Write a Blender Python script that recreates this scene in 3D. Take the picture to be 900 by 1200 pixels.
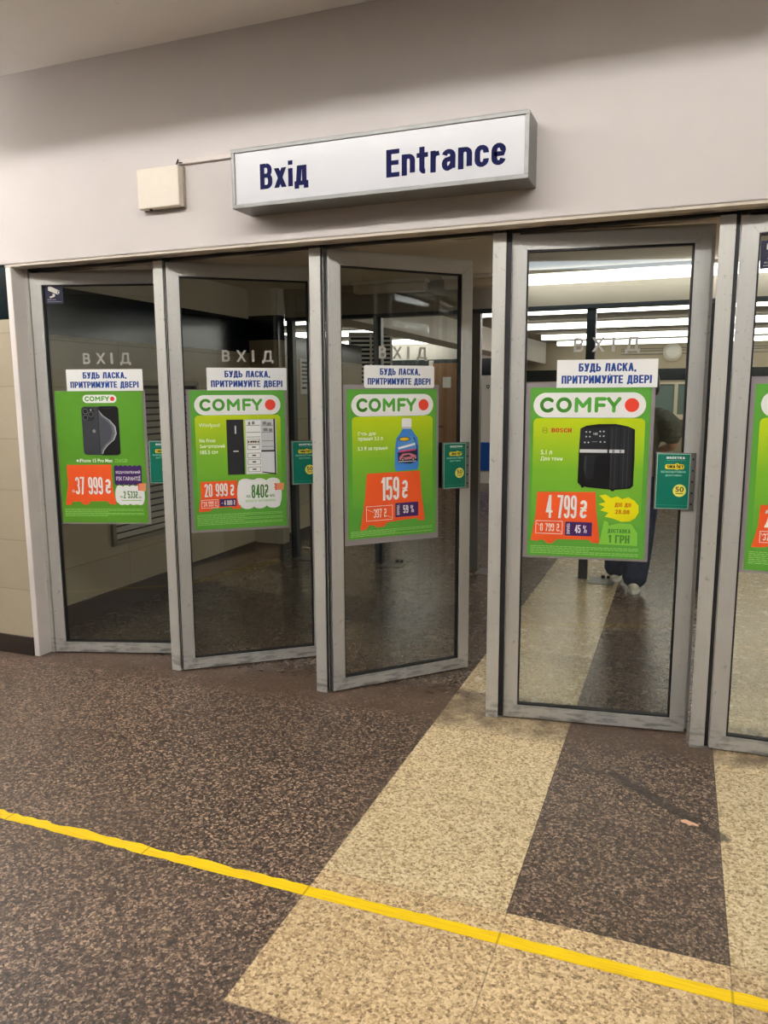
import bpy, bmesh, math, random
from mathutils import Vector, Matrix
random.seed(7)
R = math.radians
for o in list(bpy.data.objects): bpy.data.objects.remove(o)
SC = bpy.context.scene
COL = SC.collection

# ------------------------------------------------------------ camera, world, exposure
cam = bpy.data.cameras.new('camera'); camo = bpy.data.objects.new('camera', cam); COL.objects.link(camo)
cam.sensor_fit = 'VERTICAL'; cam.sensor_height = 36; cam.sensor_width = 27
cam.lens = 895.95 / 1200 * 36; cam.clip_start = .02; cam.clip_end = 200
YAW, PITCH, ROLL = .36979, .15251, .00480
fw = Vector((-math.sin(YAW)*math.cos(PITCH), math.cos(YAW)*math.cos(PITCH), -math.sin(PITCH)))
rt = Vector((math.cos(YAW), math.sin(YAW), 0)); dn = fw.cross(rt)
c, s = math.cos(ROLL), math.sin(ROLL)
rt, dn = c*rt + s*dn, -s*rt + c*dn
m = Matrix((rt, -dn, -fw)).transposed().to_4x4(); m.translation = (0, -3.3763, 1.5106)
camo.matrix_world = m
SC.camera = camo
w = bpy.data.worlds.new('world'); SC.world = w; w.use_nodes = True
w.node_tree.nodes['Background'].inputs[0].default_value = (.5, .5, .5, 1)
w.node_tree.nodes['Background'].inputs[1].default_value = .02
SC.view_settings.view_transform = 'Standard'; SC.view_settings.look = 'None'
SC.view_settings.gamma = 1; SC.view_settings.use_curve_mapping = False
SC.view_settings.exposure = 0.42
SIDE = 95.0        # fill tube row added left of the view to lift the ceiling
TUBE = 50.0        # emission of the ceiling tubes in the cove on this side of the doors
BACKLAMP = 4.0    # hanging luminaire farther back
HALL = 6.0         # hall tubes

# ------------------------------------------------------------ materials
def srgb(r, g, b):
    f = lambda x: (x/255/12.92) if x/255 <= .04045 else ((x/255+.055)/1.055)**2.4
    return (f(r), f(g), f(b), 1)
class NT:
    def __init__(s, name):
        s.m = bpy.data.materials.new(name); s.m.use_nodes = True; s.t = s.m.node_tree; s.t.nodes.clear()
        s.out = s.n('ShaderNodeOutputMaterial')
    def n(s, typ, **kw):
        x = s.t.nodes.new(typ)
        for k, v in kw.items():
            if k in ('op',): x.operation = v
            elif hasattr(x, k) and k not in ('inputs',): setattr(x, k, v)
        return x
    def L(s, a, b): s.t.links.new(a, b)
    def put(s, sock, v):
        if isinstance(v, bpy.types.NodeSocket): s.L(v, sock)
        elif v is not None: sock.default_value = v
    def M(s, op, a, b=None, c=None):
        x = s.n('ShaderNodeMath'); x.operation = op
        s.put(x.inputs[0], a); s.put(x.inputs[1], b); s.put(x.inputs[2], c); return x.outputs[0]
    def band(s, v, a, b):     # 1 where a < v < b
        return s.M('MULTIPLY', s.M('GREATER_THAN', v, a), s.M('LESS_THAN', v, b))
    def mix(s, f, a, b):
        x = s.n('ShaderNodeMix', data_type='RGBA'); s.put(x.inputs[0], f); s.put(x.inputs[6], a); s.put(x.inputs[7], b); return x.outputs[2]
    def obj(s): return s.n('ShaderNodeTexCoord').outputs['Object']
    def sep(s, v):
        x = s.n('ShaderNodeSeparateXYZ'); s.L(v, x.inputs[0]); return x.outputs
    def comb(s, x, y, z=0.0):
        q = s.n('ShaderNodeCombineXYZ')
        for i, v in enumerate((x, y, z)): s.put(q.inputs[i], v)
        return q.outputs[0]
    def noise(s, v, scale, detail=4, rough=.55):
        x = s.n('ShaderNodeTexNoise'); s.put(x.inputs['Vector'], v); x.inputs['Scale'].default_value = scale
        x.inputs['Detail'].default_value = detail; x.inputs['Roughness'].default_value = rough; return x.outputs[0]
    def ramp(s, f, stops, interp='LINEAR'):
        x = s.n('ShaderNodeValToRGB'); s.put(x.inputs[0], f); cr = x.color_ramp; cr.interpolation = interp
        while len(cr.elements) < len(stops): cr.elements.new(.5)
        for e, (p, cc) in zip(cr.elements, stops): e.position = p; e.color = cc
        return x.outputs[0]
    def mr(s, v, a, b, c=0.0, d=1.0):
        x = s.n('ShaderNodeMapRange'); s.put(x.inputs[0], v)
        for i, k in enumerate((a, b, c, d)): x.inputs[i+1].default_value = k
        return x.outputs[0]
    def bsdf(s, col, rough=.5, metal=0.0, spec=.5, bump=None, bs=.1, bd=.01):
        p = s.n('ShaderNodeBsdfPrincipled'); s.put(p.inputs['Base Color'], col); s.put(p.inputs['Roughness'], rough)
        s.put(p.inputs['Metallic'], metal); p.inputs['Specular IOR Level'].default_value = spec
        if bump is not None:
            b = s.n('ShaderNodeBump'); b.inputs['Strength'].default_value = bs; b.inputs['Distance'].default_value = bd
            s.L(bump, b.inputs['Height']); s.L(b.outputs[0], p.inputs['Normal'])
        s.L(p.outputs[0], s.out.inputs[0]); return p
    def emit(s, col, st):
        e = s.n('ShaderNodeEmission'); e.inputs[0].default_value = col; e.inputs[1].default_value = st
        s.L(e.outputs[0], s.out.inputs[0])

MATS = {}
def plain(name, col, rough=.5, metal=0.0, var=.06, scale=30, spec=.5):
    if name in MATS: return MATS[name]
    n = NT(name); v = n.noise(n.obj(), scale)
    lo = tuple(x*(1-var) for x in col[:3]) + (1,); hi = tuple(min(1, x*(1+var)) for x in col[:3]) + (1,)
    n.bsdf(n.mix(v, lo, hi), rough, metal, spec); MATS[name] = n.m; return n.m
def ink(r, g, b): return plain('ink %d %d %d' % (r, g, b), srgb(r, g, b), .42, var=.02, spec=.4)

# --- floor: granite slabs, brown field with pale bands
def floor_mat():
    n = NT('granite floor'); P = n.obj(); X, Y, Z = n.sep(P)
    light = n.M('MAXIMUM', n.band(X, -1.007, -.410), n.M('MULTIPLY', n.M('GREATER_THAN', X, .195), n.M('GREATER_THAN', 2.02, X)))
    light = n.M('MULTIPLY', light, n.M('GREATER_THAN', Y, -1.34))
    row = n.M('MULTIPLY', n.band(Y, -1.92, -1.34), n.band(X, -1.007, 6.0))
    light = n.M('MAXIMUM', light, row)
    sx = n.M('FRACT', n.M('DIVIDE', n.M('ADD', X, 1.007+.6*20), .6)); sy = n.M('FRACT', n.M('DIVIDE', n.M('ADD', Y, 1.92+.58*30), .58))
    ix = n.M('FLOOR', n.M('DIVIDE', n.M('ADD', X, 1.007+.6*20), .6)); iy = n.M('FLOOR', n.M('DIVIDE', n.M('ADD', Y, 1.92+.58*30), .58))
    joint = n.M('MAXIMUM', n.M('MAXIMUM', n.M('LESS_THAN', sx, .004), n.M('GREATER_THAN', sx, .997)), n.M('LESS_THAN', sy, .006))
    wn = n.n('ShaderNodeTexWhiteNoise'); wn.noise_dimensions = '2D'; n.L(n.comb(ix, iy), wn.inputs['Vector']); tone = wn.outputs[0]
    def vor(scale):
        v = n.n('ShaderNodeTexVoronoi'); n.L(P, v.inputs['Vector']); v.inputs['Scale'].default_value = scale
        r = n.sep(v.outputs['Color']); return r[0], r[1]
    a0, a1 = vor(115.0); b0, b1 = vor(200.0)
    g = n.M('ADD', n.M('MULTIPLY', a0, .6), n.M('MULTIPLY', b0, .4))
    dark = n.ramp(g, [(.12, srgb(34, 30, 28)), (.38, srgb(66, 54, 46)), (.55, srgb(88, 72, 61)), (.70, srgb(122, 101, 84)), (.88, srgb(168, 144, 122))])
    pale = n.ramp(g, [(.12, srgb(128, 106, 76)), (.32, srgb(182, 158, 116)), (.5, srgb(208, 186, 144)), (.85, srgb(234, 218, 182))])
    pink = n.ramp(g, [(.12, srgb(116, 93, 68)), (.32, srgb(164, 138, 102)), (.5, srgb(188, 162, 122)), (.85, srgb(218, 196, 156))])
    pale = n.mix(row, pale, pink)
    col = n.mix(light, dark, pale)
    tv = n.mr(tone, 0, 1, .86, 1.1)
    col = n.mix(1.0, col, col); 
    mul = n.n('ShaderNodeMix', data_type='RGBA', blend_type='MULTIPLY'); mul.inputs[0].default_value = 1
    n.L(col, mul.inputs[6]); n.L(n.comb(tv, tv, tv), mul.inputs[7]); col = mul.outputs[2]
    # uneven brown tint along the threshold
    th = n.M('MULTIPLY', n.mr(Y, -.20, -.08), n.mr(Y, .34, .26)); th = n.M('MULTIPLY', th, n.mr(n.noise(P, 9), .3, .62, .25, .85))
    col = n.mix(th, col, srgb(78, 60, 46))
    # broad grime and a dark scar with a chipped pink spot on the middle slab
    gr = n.mr(n.noise(P, 1.3, 5), .45, .75, 0, .22); col = n.mix(gr, col, srgb(62, 50, 42))
    def seg(ax, ay, bx_, by_, w0, amp):
        dx, dy = bx_-ax, by_-ay; ll = dx*dx+dy*dy
        px, py = n.M('SUBTRACT', X, ax), n.M('SUBTRACT', Y, ay)
        t = n.M('DIVIDE', n.M('ADD', n.M('MULTIPLY', px, dx), n.M('MULTIPLY', py, dy)), ll)
        t = n.M('MINIMUM', n.M('MAXIMUM', t, 0.0), 1.0)
        ex, ey = n.M('SUBTRACT', px, n.M('MULTIPLY', t, dx)), n.M('SUBTRACT', py, n.M('MULTIPLY', t, dy))
        d = n.M('SQRT', n.M('ADD', n.M('MULTIPLY', ex, ex), n.M('MULTIPLY', ey, ey)))
        d = n.M('ADD', d, n.M('MULTIPLY', n.M('SUBTRACT', n.noise(P, 26, 5), .5), amp))
        return n.mr(d, w0*.5, w0, 1, 0)
    sc = n.M('MAXIMUM', seg(-.18, -.37, .20, -.70, .034, .05), n.M('MULTIPLY', seg(-.40, -.34, -.18, -.38, .022, .04), .7))
    col = n.mix(n.M('MULTIPLY', sc, .8), col, srgb(44, 38, 34))
    col = n.mix(seg(.085, -.630, .120, -.640, .015, .075), col, srgb(214, 168, 140))
    col = n.mix(n.M('MULTIPLY', joint, .45), col, srgb(66, 54, 44))
    rough = n.mr(n.noise(P, 14, 4), .3, .7, .24, .34)
    rough = n.M('ADD', rough, n.mr(Y, -.2, .3, .16, -.04))
    n.bsdf(col, rough, 0, .5, n.M('SUBTRACT', n.M('MULTIPLY', a1, .12), joint), .12, .002); return n.m
def tile_mat(name, ax, base, grout, bw=.62, bh=.293, oz=.0):
    n = NT(name); P = n.obj(); c3 = n.sep(P)
    u = n.M('ADD', c3[ax], 30*bw + .2); v = n.M('ADD', c3[2], 30*bh - oz)
    br = n.n('ShaderNodeTexBrick'); n.L(n.comb(u, v), br.inputs['Vector']); br.offset = 0.0; br.squash = 1
    br.inputs['Scale'].default_value = 1; br.inputs['Brick Width'].default_value = bw; br.inputs['Row Height'].default_value = bh
    br.inputs['Mortar Size'].default_value = .0022; br.inputs['Bias'].default_value = 0
    lo = tuple(x*.88 for x in base[:3]) + (1,)
    br.inputs['Color1'].default_value = base; br.inputs['Color2'].default_value = lo; br.inputs['Mortar'].default_value = grout
    vein = n.mr(n.noise(P, 3, 8, .7), .35, .7, 0, .3)
    col = n.mix(vein, br.outputs['Color'], tuple(x*.72 for x in base[:3]) + (1,))
    n.bsdf(col, .3, 0, .45, br.outputs['Fac'], -.15, .002); return n.m
def paint_mat(name, base, dirt, rough=.6, amount=.25):
    n = NT(name); P = n.obj(); X, Y, Z = n.sep(P)
    v = n.mr(n.noise(P, 1.1, 6, .6), .42, .75, 0, amount)
    sp = n.mr(n.noise(P, 20, 2), .73, .77, 0, .35)
    col = n.mix(v, base, dirt); col = n.mix(sp, col, dirt)
    n.bsdf(col, rough, 0, .12 if rough > .9 else .3, n.noise(P, 60), .04, .003); return n.m
def soffit_mat():     # painted soffit streaked with soot above the doors
    n = NT('sooty painted soffit'); P = n.obj(); X, Y, Z = n.sep(P)
    d = n.mr(n.noise(n.comb(n.M('MULTIPLY', X, 2.2), n.M('MULTIPLY', Y, 9), 0.0), 2.0, 5), .48, .62, 0, .85)
    d = n.M('MULTIPLY', d, n.mr(Y, -.085, -.02, 0, 1))
    n.bsdf(n.mix(d, srgb(196, 186, 172), srgb(34, 28, 26)), .6, 0, .3); return n.m
def metal_mat(name, base, rough=.42, dirt=.35, metal=.3):
    n = NT(name); P = n.obj(); X, Y, Z = n.sep(P)
    br = n.noise(n.comb(n.M('MULTIPLY', X, 60), n.M('MULTIPLY', Y, 60), n.M('MULTIPLY', Z, 3)), 2.0, 3)
    sp = n.mr(n.noise(P, 34, 6, .65), .60, .68, 0, dirt)
    lo = n.M('MULTIPLY', n.mr(Z, .02, .14, 1, 0), n.mr(n.noise(n.comb(n.M('MULTIPLY', X, 6), Y, n.M('MULTIPLY', Z, 26)), 1.6, 6), .48, .6, 0, .6))
    f = n.M('MAXIMUM', sp, lo)
    b2 = tuple(x*.86 for x in base[:3]) + (1,)
    col = n.mix(f, n.mix(br, base, b2), srgb(78, 74, 70))
    n.bsdf(col, n.M('ADD', rough, n.M('MULTIPLY', f, .2)), metal, .5, br, .03, .001); return n.m
def glass_mat():
    n = NT('door glass'); t = n.n('ShaderNodeBsdfTransparent'); t.inputs[0].default_value = (.90, .925, .905, 1)
    g = n.n('ShaderNodeBsdfGlossy'); g.inputs['Roughness'].default_value = .0; g.inputs[0].default_value = (.95, .97, 1, 1)
    ge = n.n('ShaderNodeNewGeometry'); dt = n.n('ShaderNodeVectorMath', operation='DOT_PRODUCT'); n.L(ge.outputs['Incoming'], dt.inputs[0]); n.L(ge.outputs['Normal'], dt.inputs[1])
    fr = n.M('ADD', .042, n.M('MULTIPLY', .958, n.M('POWER', n.M('SUBTRACT', 1.0, n.M('ABSOLUTE', dt.outputs['Value'])), 5.0)))   # thin pane reflectance, same from both sides
    mx = n.n('ShaderNodeMixShader'); n.L(fr, mx.inputs[0]); n.L(t.outputs[0], mx.inputs[1]); n.L(g.outputs[0], mx.inputs[2]); n.L(mx.outputs[0], n.out.inputs[0]); return n.m
def sleeve_mat():
    n = NT('clear plastic sleeve'); t = n.n('ShaderNodeBsdfTransparent'); t.inputs[0].default_value = (.9, .88, .9, 1)
    p = n.n('ShaderNodeBsdfPrincipled'); p.inputs['Base Color'].default_value = srgb(172, 164, 168); p.inputs['Roughness'].default_value = .2
    mx = n.n('ShaderNodeMixShader'); mx.inputs[0].default_value = .62
    n.L(t.outputs[0], mx.inputs[1]); n.L(p.outputs[0], mx.inputs[2]); n.L(mx.outputs[0], n.out.inputs[0]); return n.m
def grad_mat(name, z0, z1, lo, hi, mid=None, pm=.6):      # printed colour blend across the sheet (z of the sheet itself)
    n = NT(name); X, Y, Z = n.sep(n.obj())
    st = [(0, lo), (1, hi)] if mid is None else [(0, lo), (pm, mid), (1, hi)]
    n.bsdf(n.ramp(n.mr(Z, z0, z1), st), .42, 0, .4); return n.m
def emat(name, col, st):
    n = NT(name); n.emit(col, st); return n.m

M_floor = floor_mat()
M_tileX = tile_mat('beige wall tile', 0, srgb(172, 161, 139), srgb(140, 130, 112), oz=.10)
M_tileY = tile_mat('beige wall tile side', 1, srgb(190, 180, 156), srgb(140, 130, 112), oz=.10)
M_band = plain('dark green wall band', srgb(11, 25, 30), .2, var=.15, scale=3)
M_paint = paint_mat('painted lintel', srgb(200, 193, 189), srgb(164, 155, 150))
M_soffit = soffit_mat()
M_ceil = paint_mat('painted ceiling', srgb(245, 242, 238), srgb(226, 220, 214))
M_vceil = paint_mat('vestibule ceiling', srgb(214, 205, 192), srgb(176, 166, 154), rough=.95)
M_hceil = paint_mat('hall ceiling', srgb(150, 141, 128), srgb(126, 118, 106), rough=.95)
M_white = paint_mat('white painted plaster', srgb(226, 222, 214), srgb(190, 184, 174))
M_jamb = paint_mat('chipped white jamb paint', srgb(228, 222, 218), srgb(172, 160, 152), amount=.4)
M_skirt = plain('dark granite skirting', srgb(46, 38, 34), .3, var=.7, scale=70)
M_alu = metal_mat('brushed aluminium', srgb(196, 195, 190))
M_alu2 = metal_mat('brushed aluminium post', srgb(200, 199, 192), .45, .4)
M_black = plain('black rubber gasket', srgb(16, 16, 20), .6, var=.2)
M_pole = plain('dark grey painted pole', srgb(44, 50, 56), .4, var=.1)
M_fascia = plain('grey header panel', srgb(150, 143, 132), .6, var=.08, scale=4)
M_glass = glass_mat(); M_sleeve = sleeve_mat()
M_steel = plain('galvanised steel plate', srgb(120, 118, 114), .4, .6, var=.2, scale=40)
M_chrome = plain('satin metal lettering', srgb(190, 186, 178), .3, .5, var=.06)
M_housing = plain('white lamp housing', srgb(214, 210, 202), .5, var=.04)
M_tube = emat('lit tube diffuser', (1, .96, .88, 1), HALL)
M_tubeoff = plain('unlit tube diffuser', srgb(206, 194, 176), .4, var=.05)
M_cove = emat('cove tube', (1, .98, .955, 1), TUBE)
M_side = emat('fill tube', (1, .97, .94, 1), SIDE)
M_back = emat('luminaire diffuser', (.74, .87, 1, 1), BACKLAMP)
M_vent = plain('grey painted louvre', srgb(150, 146, 134), .45, .2, var=.08)

# ------------------------------------------------------------ mesh helpers
def bx(bm, x0, x1, y0, y1, z0, z1, mi=0):
    vs = [bm.verts.new((x, y, z)) for z in (z0, z1) for x, y in ((x0, y0), (x1, y0), (x1, y1), (x0, y1))]
    fs = []
    for f in ((0, 3, 2, 1), (4, 5, 6, 7), (0, 1, 5, 4), (1, 2, 6, 5), (2, 3, 7, 6), (3, 0, 4, 7)):
        q = bm.faces.new([vs[i] for i in f]); q.material_index = mi; fs.append(q)
    return vs
def prism(bm, pts, y0, y1, mi=0):            # outline in XZ, extruded along Y
    a = [bm.verts.new((x, y0, z)) for x, z in pts]; b = [bm.verts.new((x, y1, z)) for x, z in pts]
    k = len(pts); fs = [bm.faces.new(a), bm.faces.new(b[::-1])]
    for i in range(k): fs.append(bm.faces.new((a[i], b[i], b[(i+1) % k], a[(i+1) % k])))
    for f in fs: f.material_index = mi
def cyl(bm, p0, p1, r, n=16, mi=0, r1=None):
    p0, p1 = Vector(p0), Vector(p1); d = p1-p0; q = d.to_track_quat('Z', 'Y').to_matrix().to_4x4(); q.translation = (p0+p1)/2
    res = bmesh.ops.create_cone(bm, cap_ends=True, segments=n, radius1=r, radius2=r if r1 is None else r1, depth=d.length, matrix=q)
    for v in res['verts']:
        for f in v.link_faces: f.material_index = mi
def done(name, bm, mats, parent=None, bev=0, smooth=False, kind=None, mw=None):
    if bev:
        bmesh.ops.recalc_face_normals(bm, faces=bm.faces[:])
        es = [e for e in bm.edges if len(e.link_faces) == 2 and e.calc_face_angle(0) > .6]
        bmesh.ops.bevel(bm, geom=es, offset=bev, segments=2, affect='EDGES', profile=.6, clamp_overlap=True)
    bmesh.ops.recalc_face_normals(bm, faces=bm.faces[:])
    me = bpy.data.meshes.new(name); bm.to_mesh(me); bm.free()
    for mm in (mats if isinstance(mats, (list, tuple)) else [mats]): me.materials.append(mm)
    if smooth:
        for p in me.polygons: p.use_smooth = True
    o = bpy.data.objects.new(name, me); COL.objects.link(o)
    if parent is not None: o.parent = parent
    if mw is not None: o.matrix_world = mw
    if kind: o['kind'] = kind
    return o
def BM(): return bmesh.new()
def box(name, dims, mat, parent=None, bev=0, kind=None, mw=None):
    b = BM(); bx(b, *dims); return done(name, b, mat, parent, bev, kind=kind, mw=mw)
def struct(name, dims, mat, bev=0): return box(name, dims, mat, None, bev, 'structure')
def thing(name, label, cat, loc=(0, 0, 0), group=None, mw=None, kind=None):
    o = bpy.data.objects.new(name, None); COL.objects.link(o); o.empty_display_size = .1
    if mw is not None: o.matrix_world = mw
    else: o.location = loc
    tag(o, label, cat, group)
    if kind: o['kind'] = kind
    return o
def tag(o, label, cat, group=None):
    o['label'] = label; o['category'] = cat
    if group: o['group'] = group
    return o
def copy_tree(o, parent=None):
    k = o.copy(); COL.objects.link(k)
    if parent is not None: k.parent = parent
    for ch in list(o.children): copy_tree(ch, k)
    return k

# ------------------------------------------------------------ lettering
GLY = {}
def glyphs(body, bold=.03, ex=0.0):
    key = (body, bold, ex)
    if key in GLY: return GLY[key]
    cu = bpy.data.curves.new('lettering', 'FONT'); cu.body = body; cu.offset = bold; cu.resolution_u = 3; cu.extrude = ex
    o = bpy.data.objects.new('lettering', cu); COL.objects.link(o)
    ev = o.evaluated_get(bpy.context.evaluated_depsgraph_get()); me = ev.to_mesh()
    vs = [tuple(v.co) for v in me.vertices]; fs = [tuple(p.vertices) for p in me.polygons]; ev.to_mesh_clear()
    bpy.data.objects.remove(o); bpy.data.curves.remove(cu)
    x0, x1 = min(v[0] for v in vs), max(v[0] for v in vs); y0, y1 = min(v[1] for v in vs), max(v[1] for v in vs)
    GLY[key] = ([((x-x0)/(x1-x0), (y-y0)/(y1-y0), z) for x, y, z in vs], fs); return GLY[key]

class Print:
    """flat printed matter: shapes in sheet units, u to the right and v down, stacked in thin ink layers"""
    def __init__(s, W, H, uw, vh=None):
        s.bm = BM(); s.mats = []; s.kx = W/uw; s.kz = H/(vh or uw*H/W); s.W, s.H = W, H
    def mi(s, m):
        if m not in s.mats: s.mats.append(m)
        return s.mats.index(m)
    def P(s, u, v, l): return (u*s.kx, -l*.00022, s.H - v*s.kz)
    def poly(s, pts, m, l):
        vs = [s.bm.verts.new(s.P(u, v, l)) for u, v in pts]
        f = s.bm.faces.new(vs); f.material_index = s.mi(m)
    def rect(s, u0, v0, u1, v1, m, l): s.poly([(u0, v1), (u1, v1), (u1, v0), (u0, v0)], m, l)
    def rrect(s, u0, v0, u1, v1, r, m, l, n=7, corners=(1, 1, 1, 1)):
        pts = []
        for k, (cx, cy, a0) in enumerate(((u1-r, v1-r, 0), (u0+r, v1-r, 90), (u0+r, v0+r, 180), (u1-r, v0+r, 270))):
            if corners[k]:
                for i in range(n+1):
                    a = R(a0 + 90*i/n); pts.append((cx + r*math.cos(a), cy + r*math.sin(a)))
            else: pts.append((u1 if k in (0, 3) else u0, v1 if k < 2 else v0))
        s.poly(pts[::-1], m, l)
    def ell(s, cx, cy, rx, ry, m, l, n=28):
        s.poly([(cx + rx*math.cos(-2*math.pi*i/n), cy + ry*math.sin(-2*math.pi*i/n)) for i in range(n)], m, l)
    def ring(s, cx, cy, r, t, m, l, n=24):
        for i in range(n):
            a, b = 2*math.pi*i/n, 2*math.pi*(i+1)/n
            s.poly([(cx+r*math.cos(a), cy+r*math.sin(a)), (cx+(r-t)*math.cos(a), cy+(r-t)*math.sin(a)), (cx+(r-t)*math.cos(b), cy+(r-t)*math.sin(b)), (cx+r*math.cos(b), cy+r*math.sin(b))], m, l)
    def frame(s, u0, v0, u1, v1, t, m, l):
        s.rect(u0, v0, u1, v0+t, m, l); s.rect(u0, v1-t, u1, v1, m, l); s.rect(u0, v0+t, u0+t, v1-t, m, l); s.rect(u1-t, v0+t, u1, v1-t, m, l)
    def line(s, u0, v0, u1, v1, t, m, l):
        d = Vector((u1-u0, v1-v0)); nn = Vector((-d.y, d.x)).normalized()*t/2
        s.poly([(u0+nn.x, v0+nn.y), (u1+nn.x, v1+nn.y), (u1-nn.x, v1-nn.y), (u0-nn.x, v0-nn.y)], m, l)
    def text(s, body, u0, v0, u1, v1, m, l, bold=.03, shear=0, rot=False):
        vs, fs = glyphs(body, bold); k = s.mi(m)
        if rot: nv = [s.bm.verts.new(s.P(u0 + (1-y)*(u1-u0), v1 - x*(v1-v0), l)) for x, y, z in vs]
        else: nv = [s.bm.verts.new(s.P(u0 + x*(u1-u0) + shear*(y-.5), v1 - y*(v1-v0), l)) for x, y, z in vs]
        for f in fs:
            try: q = s.bm.faces.new([nv[i] for i in f]); q.material_index = k
            except ValueError: pass
    def build(s, name, parent, back=.0006, base=None):
        if base is not None:
            bx(s.bm, 0, s.W, 0, back, 0, s.H, s.mi(base))
        me = bpy.data.meshes.new(name); s.bm.to_mesh(me); s.bm.free()
        for mm in s.mats: me.materials.append(mm)
        o = bpy.data.objects.new(name, me); COL.objects.link(o); o.parent = parent; return o


# block capitals drawn with straight and curved strokes (heavy condensed grotesque)
def _arc(cx, cy, rx, ry, a0, a1, n=7): return [(cx+rx*math.cos(R(a0+(a1-a0)*k/n)), cy+ry*math.sin(R(a0+(a1-a0)*k/n))) for k in range(n+1)]
def _rr(x0, y0, x1, y1, rx=.42, ry=.2):
    return _arc(x1-rx, y1-ry, rx, ry, 0, 90) + _arc(x0+rx, y1-ry, rx, ry, 90, 180) + _arc(x0+rx, y0+ry, rx, ry, 180, 270) + _arc(x1-rx, y0+ry, rx, ry, 270, 360) + [(x1, y1-ry)]
def _bowl(y0, y1, x0=0, x1=1, rx=.45): ry = min(.2, (y1-y0)/2); return [(x0, y1), (x1-rx, y1)] + _arc(x1-rx, y1-ry, rx, ry, 90, 0) + _arc(x1-rx, y0+ry, rx, ry, 0, -90) + [(x0, y0)]
_S = [(0, 0), (0, 1)]
_three = _arc(.5, .78, .5, .22, 170, 0) + [(1, .66)] + _arc(.6, .66, .4, .14, 0, -90) + [(.35, .52), (.6, .52)] + _arc(.6, .32, .4, .2, 90, 0) + [(1, .22)] + _arc(.5, .2, .5, .2, 0, -170)
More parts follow.
